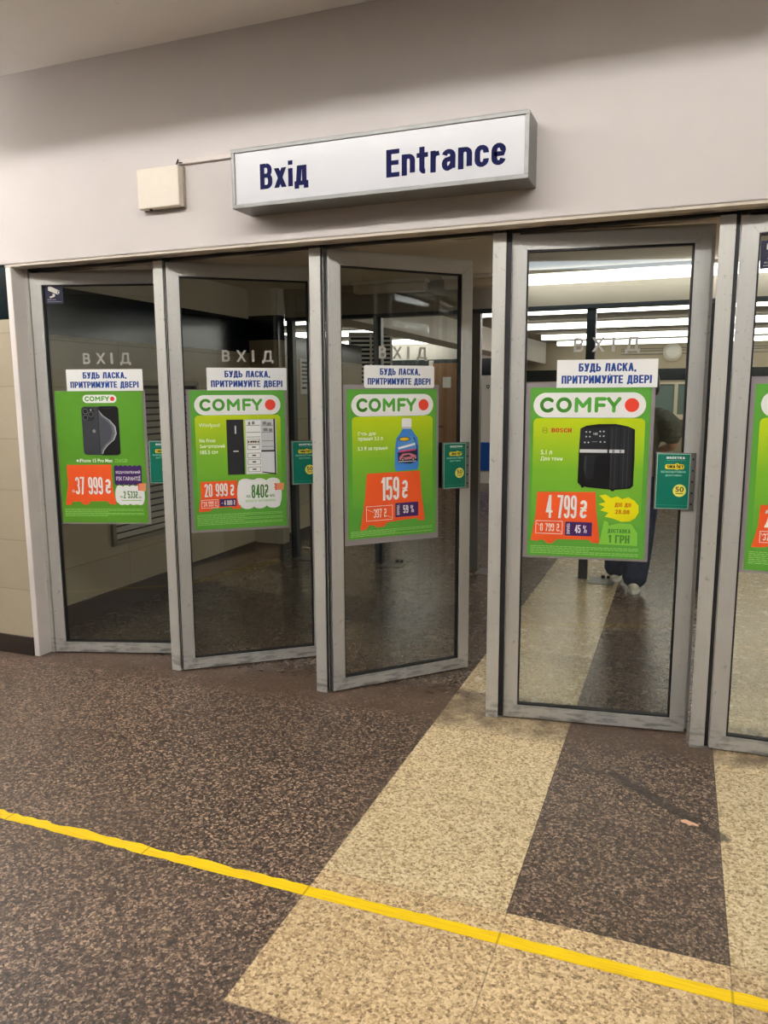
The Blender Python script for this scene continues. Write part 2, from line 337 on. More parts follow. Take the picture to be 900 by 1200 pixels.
GL = {
 'А': (1.15, ['l', [(0, 0), (.5, 1)], [(.5, 1), (1, 0)], [(.25, .28), (.75, .28)]]),
 'Б': (1, ['l', _S, [(0, 1), (.9, 1)], 'c', _bowl(0, .58)]), 'В': (1, ['l', _S, 'c', _bowl(.53, 1, 0, .95), _bowl(0, .53)]),
 'Г': (.85, ['l', _S, [(0, 1), (1, 1)]]),
 'Д': (1.2, ['l', [(-.05, 0), (1.05, 0)], [(-.05, -.16), (-.05, 0)], [(1.05, -.16), (1.05, 0)], [(.1, 0), (.3, 1)], [(.3, 1), (.85, 1)], [(.85, 1), (.85, 0)]]),
 'Е': (.85, ['l', _S, [(0, 1), (1, 1)], [(0, .5), (.9, .5)], [(0, 0), (1, 0)]]),
 'И': (1.1, ['l', _S, [(1, 0), (1, 1)], [(.05, .05), (.95, .95)]]), 'Й': (1.1, ['l', _S, [(1, 0), (1, 1)], [(.05, .05), (.95, .95)], 't', [(.3, 1.25), (.5, 1.17), (.7, 1.25)]]),
 'І': (.01, ['l', _S]), 'К': (1.1, ['l', _S, [(.15, .45), (1, 1)], [(.3, .58), (1, 0)]]),
 'Л': (1.1, ['l', [(0, 0), (.28, 1)], [(.28, 1), (1, 1)], [(1, 1), (1, 0)]]), 'М': (1.45, ['l', _S, [(1, 0), (1, 1)], [(.05, 1), (.5, .15)], [(.5, .15), (.95, 1)]]),
 'Н': (1, ['l', _S, [(1, 0), (1, 1)], [(0, .5), (1, .5)]]), 'О': (1, ['c', _rr(0, 0, 1, 1)]), 'П': (1, ['l', _S, [(1, 0), (1, 1)], [(0, 1), (1, 1)]]),
 'Р': (1, ['l', _S, 'c', _bowl(.42, 1)]), 'С': (1, ['c', [(1, .68)] + _arc(.5, .8, .5, .2, 0, 180) + _arc(.5, .2, .5, .2, 180, 360) + [(1, .32)]]),
 'Т': (.95, ['l', [(.5, 0), (.5, 1)], [(-.1, 1), (1.1, 1)]]), 'У': (1.1, ['l', [(0, 1), (.55, .32)], [(1, 1), (.4, 0)], [(.1, 0), (.4, 0)]]),
 'Х': (1.15, ['l', [(0, 0), (1, 1)], [(0, 1), (1, 0)]]), 'Ь': (1, ['l', _S, 'c', _bowl(0, .56)]),
 'Я': (1, ['l', [(1, 0), (1, 1)], [(0, 0), (.6, .45)], 'c', [(1-x, y) for x, y in _bowl(.42, 1)]]), 'Є': (1, ['c', [(1, .68)] + _arc(.5, .8, .5, .2, 0, 180) + _arc(.5, .2, .5, .2, 180, 360) + [(1, .32)], 'l', [(0, .5), (.7, .5)]]),
 'R': (1, ['l', _S, [(.4, .45), (1, 0)], 'c', _bowl(.45, 1)]), 'S': (1, ['c', _arc(.5, .8, .5, .2, 0, 180) + [(0, .7), (.2, .55), (.8, .45), (1, .3)] + _arc(.5, .2, .5, .2, 0, -180)]),
 'Z': (1, ['l', [(0, 1), (1, 1)], [(0, 0), (1, 1)], [(0, 0), (1, 0)]]), '!': (.01, ['l', [(0, .35), (0, 1)], [(0, 0), (0, .04)]]),
 '0': (1, ['c', _rr(0, 0, 1, 1)]), '1': (.5, ['l', [(1, 0), (1, 1)], [(0, .86), (1, .98)]]),
 '2': (1, ['c', _arc(.5, .78, .5, .22, 180, -10), 'l', [(.05, 0), (1, .72)], [(0, 0), (1, 0)]]), '3': (1, ['c', _three]),
 '4': (1.1, ['l', [(.75, 0), (.75, 1)], [(0, .26), (.75, 1)], [(0, .26), (1.1, .26)]]),
 '5': (1, ['l', [(0, .5), (0, 1)], [(0, 1), (.95, 1)], 'c', [(0, .54)] + _bowl(0, .6, .1)[1:-1] + _arc(.5, .2, .5, .2, 270, 180)]),
 '7': (.95, ['l', [(0, 1), (1, 1)], [(.35, 0), (1, 1)]]), '8': (1, ['c', _rr(.04, .53, .96, 1), _rr(0, 0, 1, .53)]),
 '9': (1, ['c', _rr(0, .42, 1, 1), [(1, .7), (1, .2)] + _arc(.5, .2, .5, .2, 0, -170)]), '6': (1, ['c', _rr(0, 0, 1, .58), [(0, .3), (0, .8)] + _arc(.5, .8, .5, .2, 180, 10)]),
 '%': (1.9, ['t', [(.2, 0), (.8, 1)], 't', _rr(0, .6, .34, 1, .17, .12), _rr(.66, 0, 1, .4, .17, .12)]),
 '₴': (1.05, ['c', _arc(.5, .8, .45, .2, 170, 0) + [(.9, .66), (.1, .34)] + _arc(.5, .2, .45, .2, 180, 350), 't', [(-.15, .58), (1.15, .58)], [(-.15, .42), (1.15, .42)]]),
 ',': (.01, ['l', [(0, -.1), (0, .03)]]), '.': (.01, ['l', [(0, 0), (0, .04)]]), '-': (.6, ['l', [(0, .45), (1, .45)]]), ' ': (.35, []),
 'E': (.85, ['l', _S, [(0, 1), (1, 1)], [(0, .52), (.9, .52)], [(0, 0), (1, 0)]]),
 'n': (.85, ['l', [(0, 0), (0, .72)], 'c', [(0, .5)] + _arc(.5, .54, .5, .18, 160, 0) + [(1, 0)]]), 't': (.55, ['l', [(.35, .15), (.35, .95)], [(-.15, .70), (1, .70)], 'c', [(.35, .2)] + _arc(.75, .14, .4, .14, 180, 270) + [(1, 0)]]),
 'r': (.36, ['l', [(0, 0), (0, .72)], 'c', [(0, .46), (.4, .66), (1.75, .71)]]),
 'a': (.85, ['c', _arc(.5, .54, .5, .18, 170, 0) + [(.97, 0)], [(.97, .44), (.4, .38)] + _arc(.4, .2, .4, .2, 120, 270) + [(.7, .05), (.97, .2)]]),
 'c': (.85, ['c', [(1, .48)] + _arc(.5, .52, .5, .2, 0, 180) + _arc(.5, .2, .5, .2, 180, 360) + [(1, .24)]]),
 'e': (.85, ['c', [(0, .37), (1, .37), (1, .5)] + _arc(.5, .52, .5, .2, 0, 180) + _arc(.5, .2, .5, .2, 180, 350)]),
 'х': (.95, ['l', [(0, 0), (1, .72)], [(0, .72), (1, 0)]]), 'і': (.01, ['l', [(0, 0), (0, .64)], [(0, 1.0), (0, 1.0)]]),
 'д': (1.05, ['l', [(-.05, 0), (1.05, 0)], [(-.05, -.15), (-.05, 0)], [(1.05, -.15), (1.05, 0)], [(.12, 0), (.3, .72)], [(.3, .72), (.85, .72)], [(.85, .72), (.85, 0)]]),
}
for a_, b_ in zip('ABEKMHOPCTXI', 'АВЕКМНОРСТХІ'): GL.setdefault(a_, GL[b_])
def block(p, body, u0, v0, u1, v1, m, l, t=.62, gap=.2, rot=False, tmax=None):
    """set body in heavy capitals; v0..v1 is the cap height, u0..u1 the full width"""
    if rot: L_, B_ = v1-v0, u1-u0
    else: L_, B_ = u1-u0, v1-v0
    tot = sum(GL[ch][0] + t for ch in body) + gap*(len(body)-1); k = L_/tot; T = t*k
    if tmax: T = min(T, tmax)
    cnt = [0]
    def out(pts):
        dl = cnt[0]*.15
        if rot: q = [(u0 + (B_-y), v1 - x) for x, y in pts]
        else: q = [(u0 + x, v1 - y) for x, y in pts]
        ar = sum(a[0]*b_[1]-b_[0]*a[1] for a, b_ in zip(q, q[1:]+q[:1]))
        p.poly(q[::-1] if ar > 0 else q, m, l+dl)
    Ty = min(T, B_*.17); cur = 0.0
    for ch in body:
        w_, st = GL[ch]; W_ = w_*k; mode = 'l'
        tr = lambda q: (cur + T/2 + q[0]*W_, Ty/2 + q[1]*(B_-Ty))
        for e_ in st:
            if isinstance(e_, str): mode = e_; continue
            P_ = [tr(q) for q in e_]; cnt[0] = (cnt[0]+1) % 6
            if mode == 'l':
                (xa, ya), (xb, yb) = P_
                if abs(xa-xb) < 1e-6: out([(xa-T/2, min(ya, yb)-Ty/2), (xa+T/2, min(ya, yb)-Ty/2), (xa+T/2, max(ya, yb)+Ty/2), (xa-T/2, max(ya, yb)+Ty/2)])
                elif abs(ya-yb) < 1e-6: out([(min(xa, xb)-T/2, ya-Ty/2), (max(xa, xb)+T/2, ya-Ty/2), (max(xa, xb)+T/2, ya+Ty/2), (min(xa, xb)-T/2, ya+Ty/2)])
                else:
                    if ya > yb: (xa, ya), (xb, yb) = (xb, yb), (xa, ya)
                    h = T*.54; out([(xa-h, ya-Ty/2), (xa+h, ya-Ty/2), (xb+h, yb+Ty/2), (xb-h, yb+Ty/2)])
            else:
                f = 1 if mode == 'c' else .55; hx, hy = T/2*f, Ty/2*f; closed = P_[0] == P_[-1]
                n_ = len(P_); A_, Bq = [], []
                for i in range(n_):
                    a = P_[(i-1) % (n_-1)] if closed else P_[max(i-1, 0)]; b_ = P_[(i+1) % (n_-1)] if closed and i == n_-1 else P_[min(i+1, n_-1)]
                    if closed and i == n_-1: b_ = P_[1]
                    dx, dy = b_[0]-a[0], b_[1]-a[1]; d = math.hypot(dx, dy) or 1
                    nx, ny = -dy/d*hx, dx/d*hy; A_.append((P_[i][0]+nx, P_[i][1]+ny)); Bq.append((P_[i][0]-nx, P_[i][1]-ny))
                for i in range(n_-1):
                    if math.hypot(P_[i][0]-P_[i+1][0], P_[i][1]-P_[i+1][1]) > 1e-7: out([A_[i], A_[i+1], Bq[i+1], Bq[i]])
        cur += W_ + T + gap*k

# ------------------------------------------------------------ setting on this side of the doors
H0 = 2.205                    # underside of the lintel
CZ = 3.16                     # ceiling
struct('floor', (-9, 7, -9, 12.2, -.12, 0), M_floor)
b = BM()
bx(b, -9, 7, -.10, .14, H0+.012, CZ+.5); done('wall_lintel', b, M_paint, kind='structure', bev=.006)
struct('trim_1', (-3.48, 7, -.094, .14, H0, H0+.012), M_soffit)
b = BM()                       # ceiling with a lamp cove
bx(b, -9, 7, -1.5, -.10, CZ, CZ+.12); bx(b, -9, 7, -9, -2.8, CZ, CZ+.12); bx(b, -9, 7, -2.8, -1.5, CZ+.40, CZ+.5)
bx(b, -9, 7, -1.56, -1.5, CZ+.12, CZ+.40); bx(b, -9, 7, -2.8, -2.74, CZ+.12, CZ+.40)
done('ceiling', b, M_ceil, kind='structure')
b = BM(); bx(b, -9, -3.482, -.085, .02, .10, 1.93, 0); bx(b, -9, -3.482, -.085, .02, 1.93, H0+.012, 1)
done('wall_left', b, [M_tileX, M_band], kind='structure')
struct('baseboard_left', (-9, -3.482, -.10, -.085, 0, .112), M_skirt, .004)
struct('trim_2', (-3.482, -3.442, -.092, .09, 0, H0), M_jamb, .006)
struct('wall_right', (1.92, 7, -.085, .02, 0, H0+.012), M_tileX)
b = BM(); bx(b, -9, 7, -9.1, -9, 0, 1.9, 0); bx(b, -9, 7, -9.1, -9, 1.9, CZ, 1); done('wall_back', b, [M_tileX, M_band], kind='structure')
b = BM(); bx(b, -9.1, -9, -9, 12.2, 0, 1.9, 0); bx(b, -9.1, -9, -9, 12.2, 1.9, CZ+.5, 1); done('wall_far_left', b, [M_tileY, M_band], kind='structure')
b = BM(); bx(b, 7, 7.1, -9, 12.2, 0, 1.9, 0); bx(b, 7, 7.1, -9, 12.2, 1.9, CZ+.5, 1); done('wall_far_right', b, [M_tileY, M_band], kind='structure')

# cove tubes and the luminaire farther back in the passage
for k in range(7):
    x = -6.6 + 1.5*k
    t = thing('cove_light', 'ceiling cove tube lamp above and behind the viewer', 'lamp', (x, -2.36, CZ+.25), 'cove tube lamps')
    b = BM(); cyl(b, (-.72, 0, 0), (.72, 0, 0), .03, 12); done('tube', b, M_cove, t)
    b = BM(); bx(b, -.74, .74, -.05, .05, .06, .15)
    for sx in (-1, 1): bx(b, sx*.735-.012, sx*.735+.012, -.03, .03, -.035, .06)
    done('batten', b, M_housing, t, .004)
for k in range(3):  # lamps added out of view on the left to brighten the ceiling
    t = thing('fill_tube_light', 'fill tube light added out of view on the left to brighten the ceiling', 'lamp', (-8.0+1.5*k, -.75, 2.72), 'fill tube lights')
    b = BM(); cyl(b, (-.7, 0, 0), (.7, 0, 0), .03, 12); done('tube', b, M_side, t)
    b = BM(); bx(b, -.72, .72, -.02, .02, -.075, -.035)
    for sx in (-1, 1): bx(b, sx*.71-.012, sx*.71+.012, -.02, .02, -.04, .03)
    done('batten', b, M_housing, t, .003)
    for sx in (-.5, .5):
        b = BM(); cyl(b, (sx, .026, -.05), (sx, .026, CZ-2.72), .004, 8); done('hanger_rod', b, M_black, t)
t = thing('ceiling_luminaire', 'long white luminaire fixed under the passage ceiling', 'lamp', (0, -6.5, CZ))
for x in (-2.4, .75):
    box('housing', (x-1.5, x+1.5, -.2, .2, -.05, 0), M_housing, t, .006)
    box('diffuser', (x-1.46, x+1.46, -.17, .17, -.10, -.05), M_back, t, .01)

# ------------------------------------------------------------ door row
PX = [-3.4382, -2.5795, -1.6843, -.7981, .1007, .985]
for i, x in enumerate(PX):
    b = BM()
    if i == 0:
        bx(b, x-.004, x+.022, -.002, .022, 0, H0); bx(b, x-.004, x+.012, .022, .09, 0, H0, 1)
    else:
        bx(b, x, x+.058, 0, .022, 0, H0, 0); bx(b, x+.006, x+.042, .022, .085, 0, H0, 1); bx(b, x+.052, x+(.066, .066, .071, .084, .075, .066)[i], .006, .016, .01, H0-.01, 1)
    done('trim_%d' % (i+3), b, [M_alu2, M_black], kind='structure', bev=.0015)
b = BM(); bx(b, -3.44, 1.1, .0, .03, H0-.012, H0); done('trim_9', b, M_black, kind='structure')

ANG = [17.8, 38.6, 46.9, 8.0, .5]
HX = [-3.408, -2.5045, -1.5935, -.7180, .1787]
HY = [.0, .005, .015, .02, .006]
LW, LT, Z0, Z1 = .805, .04, .006, 2.185
LEAF = []
def mitre(b, side):
    w, wt, wb = .064, .066, .060
    o = {'l': [(0, Z0), (w, Z0+wb), (w, Z1-wt), (0, Z1)], 'r': [(LW, Z0), (LW, Z1), (LW-w, Z1-wt), (LW-w, Z0+wb)],
         't': [(0, Z1), (w, Z1-wt), (LW-w, Z1-wt), (LW, Z1)], 'b': [(0, Z0), (LW, Z0), (LW-w, Z0+wb), (w, Z0+wb)]}[side]
    prism(b, o, 0, LT)
wording = ['leftmost glass door leaf, ajar, with a smartphone poster', 'glass door leaf with the fridge poster, swung well inwards',
           'glass door leaf with the detergent bottle poster, open widest of all', 'glass door leaf with the air fryer poster, almost shut',
           'rightmost glass door leaf, cut by the edge of the view']
for i in range(5):
    mw = Matrix.Translation((HX[i], HY[i], 0)) @ Matrix.Rotation(R(ANG[i]), 4, 'Z'); LEAF.append(mw)
    d = thing('door_%d' % (i+1), wording[i], 'door', mw=mw, kind='structure')
    for nm, sd in (('stile', 'l'), ('stile', 'r'), ('rail', 't'), ('rail', 'b')):
        b = BM(); mitre(b, sd); done(nm, b, M_alu, d, .0016)
    b = BM(); x0, x1, z0, z1 = .064, LW-.064, Z0+.060, Z1-.066; g = .007
    for dims in ((x0, x0+g, z0, z1), (x1-g, x1, z0, z1), (x0+g, x1-g, z0, z0+g), (x0+g, x1-g, z1-g, z1)):
        bx(b, dims[0], dims[1], .006, .034, dims[2], dims[3])
    done('gasket', b, M_black, d)
    box('glass', (x0+g-.002, x1-g+.002, .016, .022, z0+g-.002, z1-g+.002), M_glass, d)
    b = BM()                    # rear stop lip past the top and closing edge
    bx(b, .03, LW+.02, LT, LT+.022, Z1-.02, Z1+.014); bx(b, LW-.03, LW+.02, LT, LT+.022, Z0, Z1-.02)
    done('stop_lip', b, M_alu, d, .001)
    if i < 4:
        for ch, u0, u1, t_ in (('В', .271, .311, .34), ('Х', .347, .399, .32), ('І', .429, .442, 1.0), ('Д', .486, .542, .28)):
            p = Print(1, 2, 100, 200); block(p, ch, u0*100, 200-174.8, u1*100, 200-168.8, M_chrome, 1, t_)
            b = p.bm; bmesh.ops.remove_doubles(b, verts=b.verts[:], dist=1e-5)
            g_ = bmesh.ops.extrude_face_region(b, geom=b.faces[:]); bmesh.ops.translate(b, verts=[v for v in g_['geom'] if isinstance(v, bmesh.types.BMVert)], vec=(0, -.005, 0))
            bmesh.ops.translate(b, verts=b.verts[:], vec=(0, .016, 0)); done('letter', b, M_chrome, d)

# ------------------------------------------------------------ printed matter on the doors
G_hi, G_lo = srgb(196, 222, 0), srgb(82, 170, 44)
M_green = ink(88, 158, 56); M_panel = grad_mat('yellow green blend', .12, .62, srgb(92, 160, 56), srgb(190, 210, 14), srgb(120, 178, 44), .55)
M_phonegreen = ink(88, 148, 40)
I_white, I_orange, I_red = ink(246, 246, 244), ink(240, 92, 40), ink(232, 70, 48)
I_purple, I_blue, I_lime, I_fine = ink(66, 34, 96), ink(22, 66, 140), ink(130, 196, 70), ink(150, 205, 110)
I_yellow, I_logo, I_txtg = ink(240, 232, 20), ink(84, 166, 60), ink(70, 130, 50)
I_black, I_dark, I_char, I_grey, I_silver = ink(18, 18, 20), ink(34, 36, 40), ink(56, 58, 64), ink(128, 130, 134), ink(206, 208, 210)
I_peach = ink(240, 150, 110)

def brand_pill(p, u0, v0, u1, v1, l=2):
    r = (v1-v0)/2; p.rrect(u0, v0, u1, v1, r, I_white, l, 10); W = u1-u0; Hh = v1-v0
    logo(p, u0+.058*W, v0+.18*Hh, u0+.785*W, v1-.2*Hh, I_logo, l+1)
    p.ell(u0+.878*W, (v0+v1)/2, .063*W, .063*W, I_red, l+1)
def logo(p, u0, v0, u1, v1, m, l):      # heavy rounded C O M F Y drawn with strokes
    h = v1-v0; t = h*.23; W = u1-u0
    def stroke(pts):
        for a, b_ in zip(pts, pts[1:]): p.line(a[0], a[1], b_[0], b_[1], t, m, l)
        for q in pts: p.ell(q[0], q[1], t/2, t/2, m, l+.25, 10)
    r = (h-t)/2; cy = (v0+v1)/2
    cx = u0 + t/2 + r
    stroke([(cx + r*math.cos(R(a)), cy + r*math.sin(R(a))) for a in range(45, 316, 15)])
    cx2 = u0 + .30*W; stroke([(cx2 + r*math.cos(R(a)), cy + r*math.sin(R(a))) for a in range(0, 361, 18)])
    a, b_ = u0+.455*W, u0+.615*W; y0, y1 = v0+t/2, v1-t/2
    stroke([(a, y1), (a, y0), ((a+b_)/2, y0+.62*(y1-y0)), (b_, y0), (b_, y1)])
    a = u0+.70*W; stroke([(a+.10*W, y0), (a, y0), (a, y1)]); stroke([(a, cy+.02*h), (a+.09*W, cy+.02*h)])
    a, b_ = u0+.845*W, u1-t/2; k = (a+b_)/2; stroke([(a, y0), (k, cy+.05*h), (b_, y0)]); stroke([(k, cy+.05*h), (k, y1)])
def fine_print(p, v0, rows, l=1, u0=3, u1=95):
    for k in range(rows):
        end = u1 if k % 3 != 2 else u0 + (u1-u0)*.55
        u = u0
        while u < end:
            w_ = random.uniform(2, 6); p.rect(u, v0+k*1.55, min(u+w_, end), v0+k*1.55+.62, I_fine, l); u += w_ + .6
def scallop(p, u0, v0, u1, v1, n, m, l):     # white cloud tag
    k = (u1-u0)/n; pts = []
    for j in range(n):
        for i in range(9):
            a = math.pi + math.pi*i/8; pts.append((u0+k*(j+.5)+k*.52*math.cos(a), v0+k*.30+k*.30*math.sin(a)))
    for i in range(1, 8): a = -math.pi/2 + math.pi*i/8; pts.append((u1-.5+2.5*math.cos(a), (v0+v1)/2+((v1-v0)/2-k*.3)*math.sin(a)))
    for j in range(n):
        for i in range(9):
            a = math.pi*i/8; pts.append((u1-k*(j+.5)+k*.52*math.cos(a)+1.5*(j == n-1), v1-k*.30+k*.30*math.sin(a)))
    for i in range(1, 8): a = math.pi/2 + math.pi*i/8; pts.append((u0+.5+2.5*math.cos(a), (v0+v1)/2+((v1-v0)/2-k*.3)*math.sin(a)))
    p.poly(pts[::-1], m, l)

PW, PH = .507, .752
SHEET = (.0925, .785)
def poster(i, label, dx=0, dz=0, sleeve=(.02, .012, .03, .02), tilt=0):
    mw = LEAF[i] @ Matrix.Translation((SHEET[0]+dx, .0110, SHEET[1]+dz)) @ Matrix.Rotation(R(tilt), 4, 'Y')
    t = thing('poster', label, 'poster', mw=mw, group='sale posters on the glass doors')
    l, r, bt, tp = sleeve
    box('sleeve', (-l, PW+r, .0012, .0030, -bt, PH+tp), M_sleeve, t)
    return t, Print(PW, PH, 100)
def price_crossed(p, body, u0, v0, u1, v1, tu0, tu1):
    p.frame(u0, v0, u1, v1, .45, I_white, 3); h = v1-v0
    block(p, body, tu0, v0+h*.2, tu1, v1-h*.2, I_white, 3, .5, .22)
    p.line(u0+1, v0+h*.2, tu0, v0+h*.42, .35, I_white, 3); p.line(tu1, v1-h*.3, u1-1, v1-h*.14, .35, I_white, 3)
    p.line(tu0, v0+h*.46, tu1, v1-h*.42, .6, I_orange, 4)

# 1 smartphone
t, p = poster(0, 'green sale poster with a dark smartphone on the leftmost door', sleeve=(.002, .016, .008, .003))
brand_pill(p, 32, 4, 70.5, 13)
p.rrect(29.5, 17, 53, 71, 4, I_char, 2); p.rrect(30.5, 18.5, 44, 33, 4, I_dark, 3)
for (a, c_) in ((34, 22.3), (34, 29.2), (40.3, 25.6)):
    p.ell(a, c_, 2.9, 2.9, I_black, 4, 18); p.ring(a, c_, 2.9, .4, I_grey, 5, 18)
p.ell(40.5, 20.8, .8, .8, I_silver, 4, 10); p.ell(42.8, 44.3, 1.9, 2.1, I_grey, 3, 14)
p.rrect(48, 16.5, 72, 71.5, 4, I_dark, 4); p.rrect(48.8, 17.3, 71.2, 70.7, 3.4, I_black, 5)
p.rrect(57, 18.2, 64, 19.6, .7, I_dark, 6)
sw = [(49.3, 21), (54, 27), (62, 32.5), (67.5, 39), (68.5, 47), (65.5, 54), (58, 60), (53, 66), (51.5, 70)]
p.poly([(48.9, 20)] + sw + [(48.9, 70)], ink(72, 76, 84), 5.4)
for w_, mm, l_ in ((9, ink(98, 102, 110), 5.6), (4.6, I_grey, 6), (1.4, I_silver, 6.5)):
    pts = [(a-w_*.55*(.4+.6*math.sin(math.pi*k/8)), c_) for k, (a, c_) in enumerate(sw)]
    pts = [(max(a, 49), c_) for a, c_ in pts]
    p.poly(sw + pts[::-1], mm, l_)
p.ell(21.6, 77.6, 1.25, 1.5, I_white, 2, 12)
p.text('iPhone 15 Pro Max', 23.5, 75.4, 62, 79.4, I_white, 2, .016); p.text('256GB', 64.5, 75.4, 79, 79.4, I_fine, 2, .0)
p.poly([(8.6, 82.5), (8.6, 105), (4.6, 128), (11, 128), (13, 124.5), (22, 124.2), (25, 127.6), (31, 127.6), (34, 124), (53, 123.6), (56, 127), (63.5, 127.5), (60, 105), (60, 82)][::-1][::-1], I_orange, 2)
p.text('від', 13.2, 110, 16.2, 114, I_white, 3, .02); block(p, '37 999', 17, 96, 49, 116, I_white, 3); block(p, '₴', 51.8, 98.5, 58.5, 115, I_white, 3)
pts = [(63, 84)] + [(63 + 32*(k+.5*q)/6, 84 - (1.6 if q else 0)) for k in range(6) for q in (0, 1)] + [(95, 84), (94.5, 104)] + [(94.5 - 31.5*(k+.5*q)/6, 104 + (1.6 if q else 0)) for k in range(6) for q in (0, 1)] + [(63, 104)]
p.poly(pts, I_purple, 2)
p.text('ВІДНОВЛЕНИЙ', 65, 88.5, 93, 92.6, I_white, 3, .016); p.text('РІК ГАРАНТІЇ', 65, 94.5, 93, 100, I_white, 3, .016)
scallop(p, 65, 105.5, 95, 128, 4, I_white, 3); p.text('від', 68.5, 117, 71.5, 120, I_txtg, 4, .01); block(p, '2 533₴', 72.5, 112, 89, 120.3, I_txtg, 4)
p.text('/міс', 89.6, 117.4, 93.4, 120.4, I_txtg, 4, .0); p.rect(70, 122.3, 93, 123, I_lime, 4)
p.poly([(90.5, 103.5), (99.3, 103), (98.5, 112), (90, 111.5)], I_peach, 4)
for k in range(4): p.ell(90.5, 104.5+2*k, .9, .9, I_red, 5, 10)
fine_print(p, 132.5, 6)
p.build('sheet', t, base=M_phonegreen)

# 2 fridge
t, p = poster(1, 'green sale poster with a fridge shown shut and open', sleeve=(.018, .012, .014, .004))
brand_pill(p, 4.5, 5, 95.5, 26); p.rrect(4.5, 26.3, 95, 118, 4, M_panel, 1, corners=(0, 0, 1, 1))
p.text('Whirlpool', 8.6, 34.4, 30, 39.6, I_white, 2, .0)
p.text('No Frost', 8.6, 50.8, 25, 54.6, I_white, 2, .016); p.text('Інверторний', 8.6, 56.8, 34.5, 61.2, I_white, 2, .016); p.text('185.5 см', 8.9, 63, 27, 67, I_white, 2, .016)
p.rect(37, 31, 55, 90, I_dark, 2); p.rect(37, 64, 55, 64.7, I_black, 3); p.rect(45.6, 37.5, 47.2, 46, I_silver, 3); p.rect(43.5, 64.1, 49, 65.4, I_silver, 4)
p.rect(54.2, 31, 55, 90, I_black, 3)
p.rect(56.5, 31, 90, 90, I_silver, 2); p.rect(57.3, 32, 73.5, 89, I_white, 3)
p.rect(73.5, 31, 88, 64.5, I_silver, 3); p.rect(87.3, 30.5, 89, 65, I_black, 4); p.rect(74, 66.5, 88, 89.5, ink(226, 228, 230), 3); p.poly([(74, 88.5), (88, 91), (89, 91), (89, 66), (87.5, 66), (87.5, 89.5), (74, 87.5)], I_black, 4)
p.rect(73.3, 64.2, 89, 66, I_dark, 4)
for v_ in (37, 44.5, 49.5): p.rect(58, v_, 73, v_+.6, I_grey, 4)
for v_ in (52, 58, 67, 74, 82): p.frame(58.5, v_, 72.5, v_+5.6, .5, I_grey, 4); p.rect(63.5, v_+2, 67.5, v_+3.4, I_char, 5)
for u_, v_, w_ in ((60, 33.5, 2.4), (64, 33, 3), (75.5, 33.5, 4), (80, 34.5, 5), (76, 40.5, 5), (82, 41, 4)): p.rrect(u_, v_, u_+w_, v_+3.4, .8, I_grey, 5, 3)
for v_ in (37.5, 44.5, 54, 60): p.rect(74.5, v_, 86.8, v_+.7, I_grey, 4)
for k in range(5): p.ell(60+2.6*k, 55, 1.1, 1.4, ink(150, 70, 40) if k % 2 else ink(90, 120, 60), 5, 10)
p.poly([(7.8, 96.5), (46.5, 96), (47, 108), (49.5, 127), (42, 127.4), (39, 125), (20, 125.6), (16, 128.6), (4.5, 129), (7.5, 112)], I_orange, 2)
block(p, '20 999', 11.5, 98.8, 36, 113, I_white, 3); block(p, '₴', 38.6, 100.3, 43, 112.5, I_white, 3)
price_crossed(p, '24 999 ₴', 8, 116, 25.5, 125, 10.3, 23.6)
p.rrect(27, 115.6, 45, 124, .8, I_purple, 3); block(p, '- 4 000 ₴', 29, 117.4, 43.6, 122.6, I_white, 4)
scallop(p, 48, 94.5, 92.5, 128, 3, I_white, 3); p.text('від', 56, 112, 60, 115.8, I_txtg, 4, .01); block(p, '840₴', 61.5, 101.5, 80, 116.3, I_txtg, 4); p.text('/міс', 81, 111.8, 87, 115.8, I_txtg, 4, .01)
p.text('ОПЛАТА ЧАСТИНАМИ', 55, 118, 87, 120.6, I_lime, 4, .01)
p.poly([(88, 101), (97.5, 100.5), (96.5, 108.5), (88, 108)], I_peach, 4)
for k in range(4): p.ell(87.5+.6*(k % 2), 101.5+2*k, 1.0, 1.0, I_red, 5, 10)
fine_print(p, 132, 8)
p.build('sheet', t, base=M_green)

# 3 detergent
t, p = poster(2, 'green sale poster with a blue detergent bottle', sleeve=(.017, .014, .03, .022))
brand_pill(p, 5, 4.8, 96, 26.5); p.rrect(5.5, 26.8, 95.5, 118, 4, M_panel, 1, corners=(0, 0, 1, 1))
p.text('Гель для', 12, 41.5, 31, 45.8, I_white, 2, .016); p.text('прання 3.3 л', 12, 46.4, 38.6, 51, I_white, 2, .016); p.text('5.3 ₴ за прання', 11.6, 56, 44, 60.6, I_white, 2, .016)
p.rrect(60, 29, 71, 39, 2, I_white, 3); p.rect(60.5, 37.5, 70.5, 39.5, I_silver, 4)
bt = [(61, 39.5), (70.5, 39.5), (74, 44), (78, 49), (79.5, 58), (79.5, 78), (78, 81), (54, 82), (52, 79), (52.5, 58), (54, 49), (58, 44)]
p.poly(bt, ink(62, 130, 206), 3)
p.poly([(55, 55), (74, 48), (78, 58), (78.5, 72), (70, 75), (56, 73.5)], ink(24, 34, 62), 4); p.poly([(55, 52), (72, 47), (76, 54), (77, 60), (55, 63)], ink(80, 140, 206), 5)
p.ell(63, 49.8, 6.6, 2.2, I_black, 6); p.ell(63, 49.8, 5.6, 1.6, ink(240, 196, 30), 7)
p.line(56, 59, 75, 55, 2.2, I_white, 6); p.line(57, 62.3, 76, 60.6, 1.6, ink(210, 70, 110), 6)
p.poly([(57, 68), (61, 64.5), (69, 64), (76, 66.5), (77, 70), (57.5, 71)], ink(196, 120, 130), 6); p.poly([(62, 66.5), (68, 65.5), (71, 67.5), (61, 68.4)], I_dark, 7)
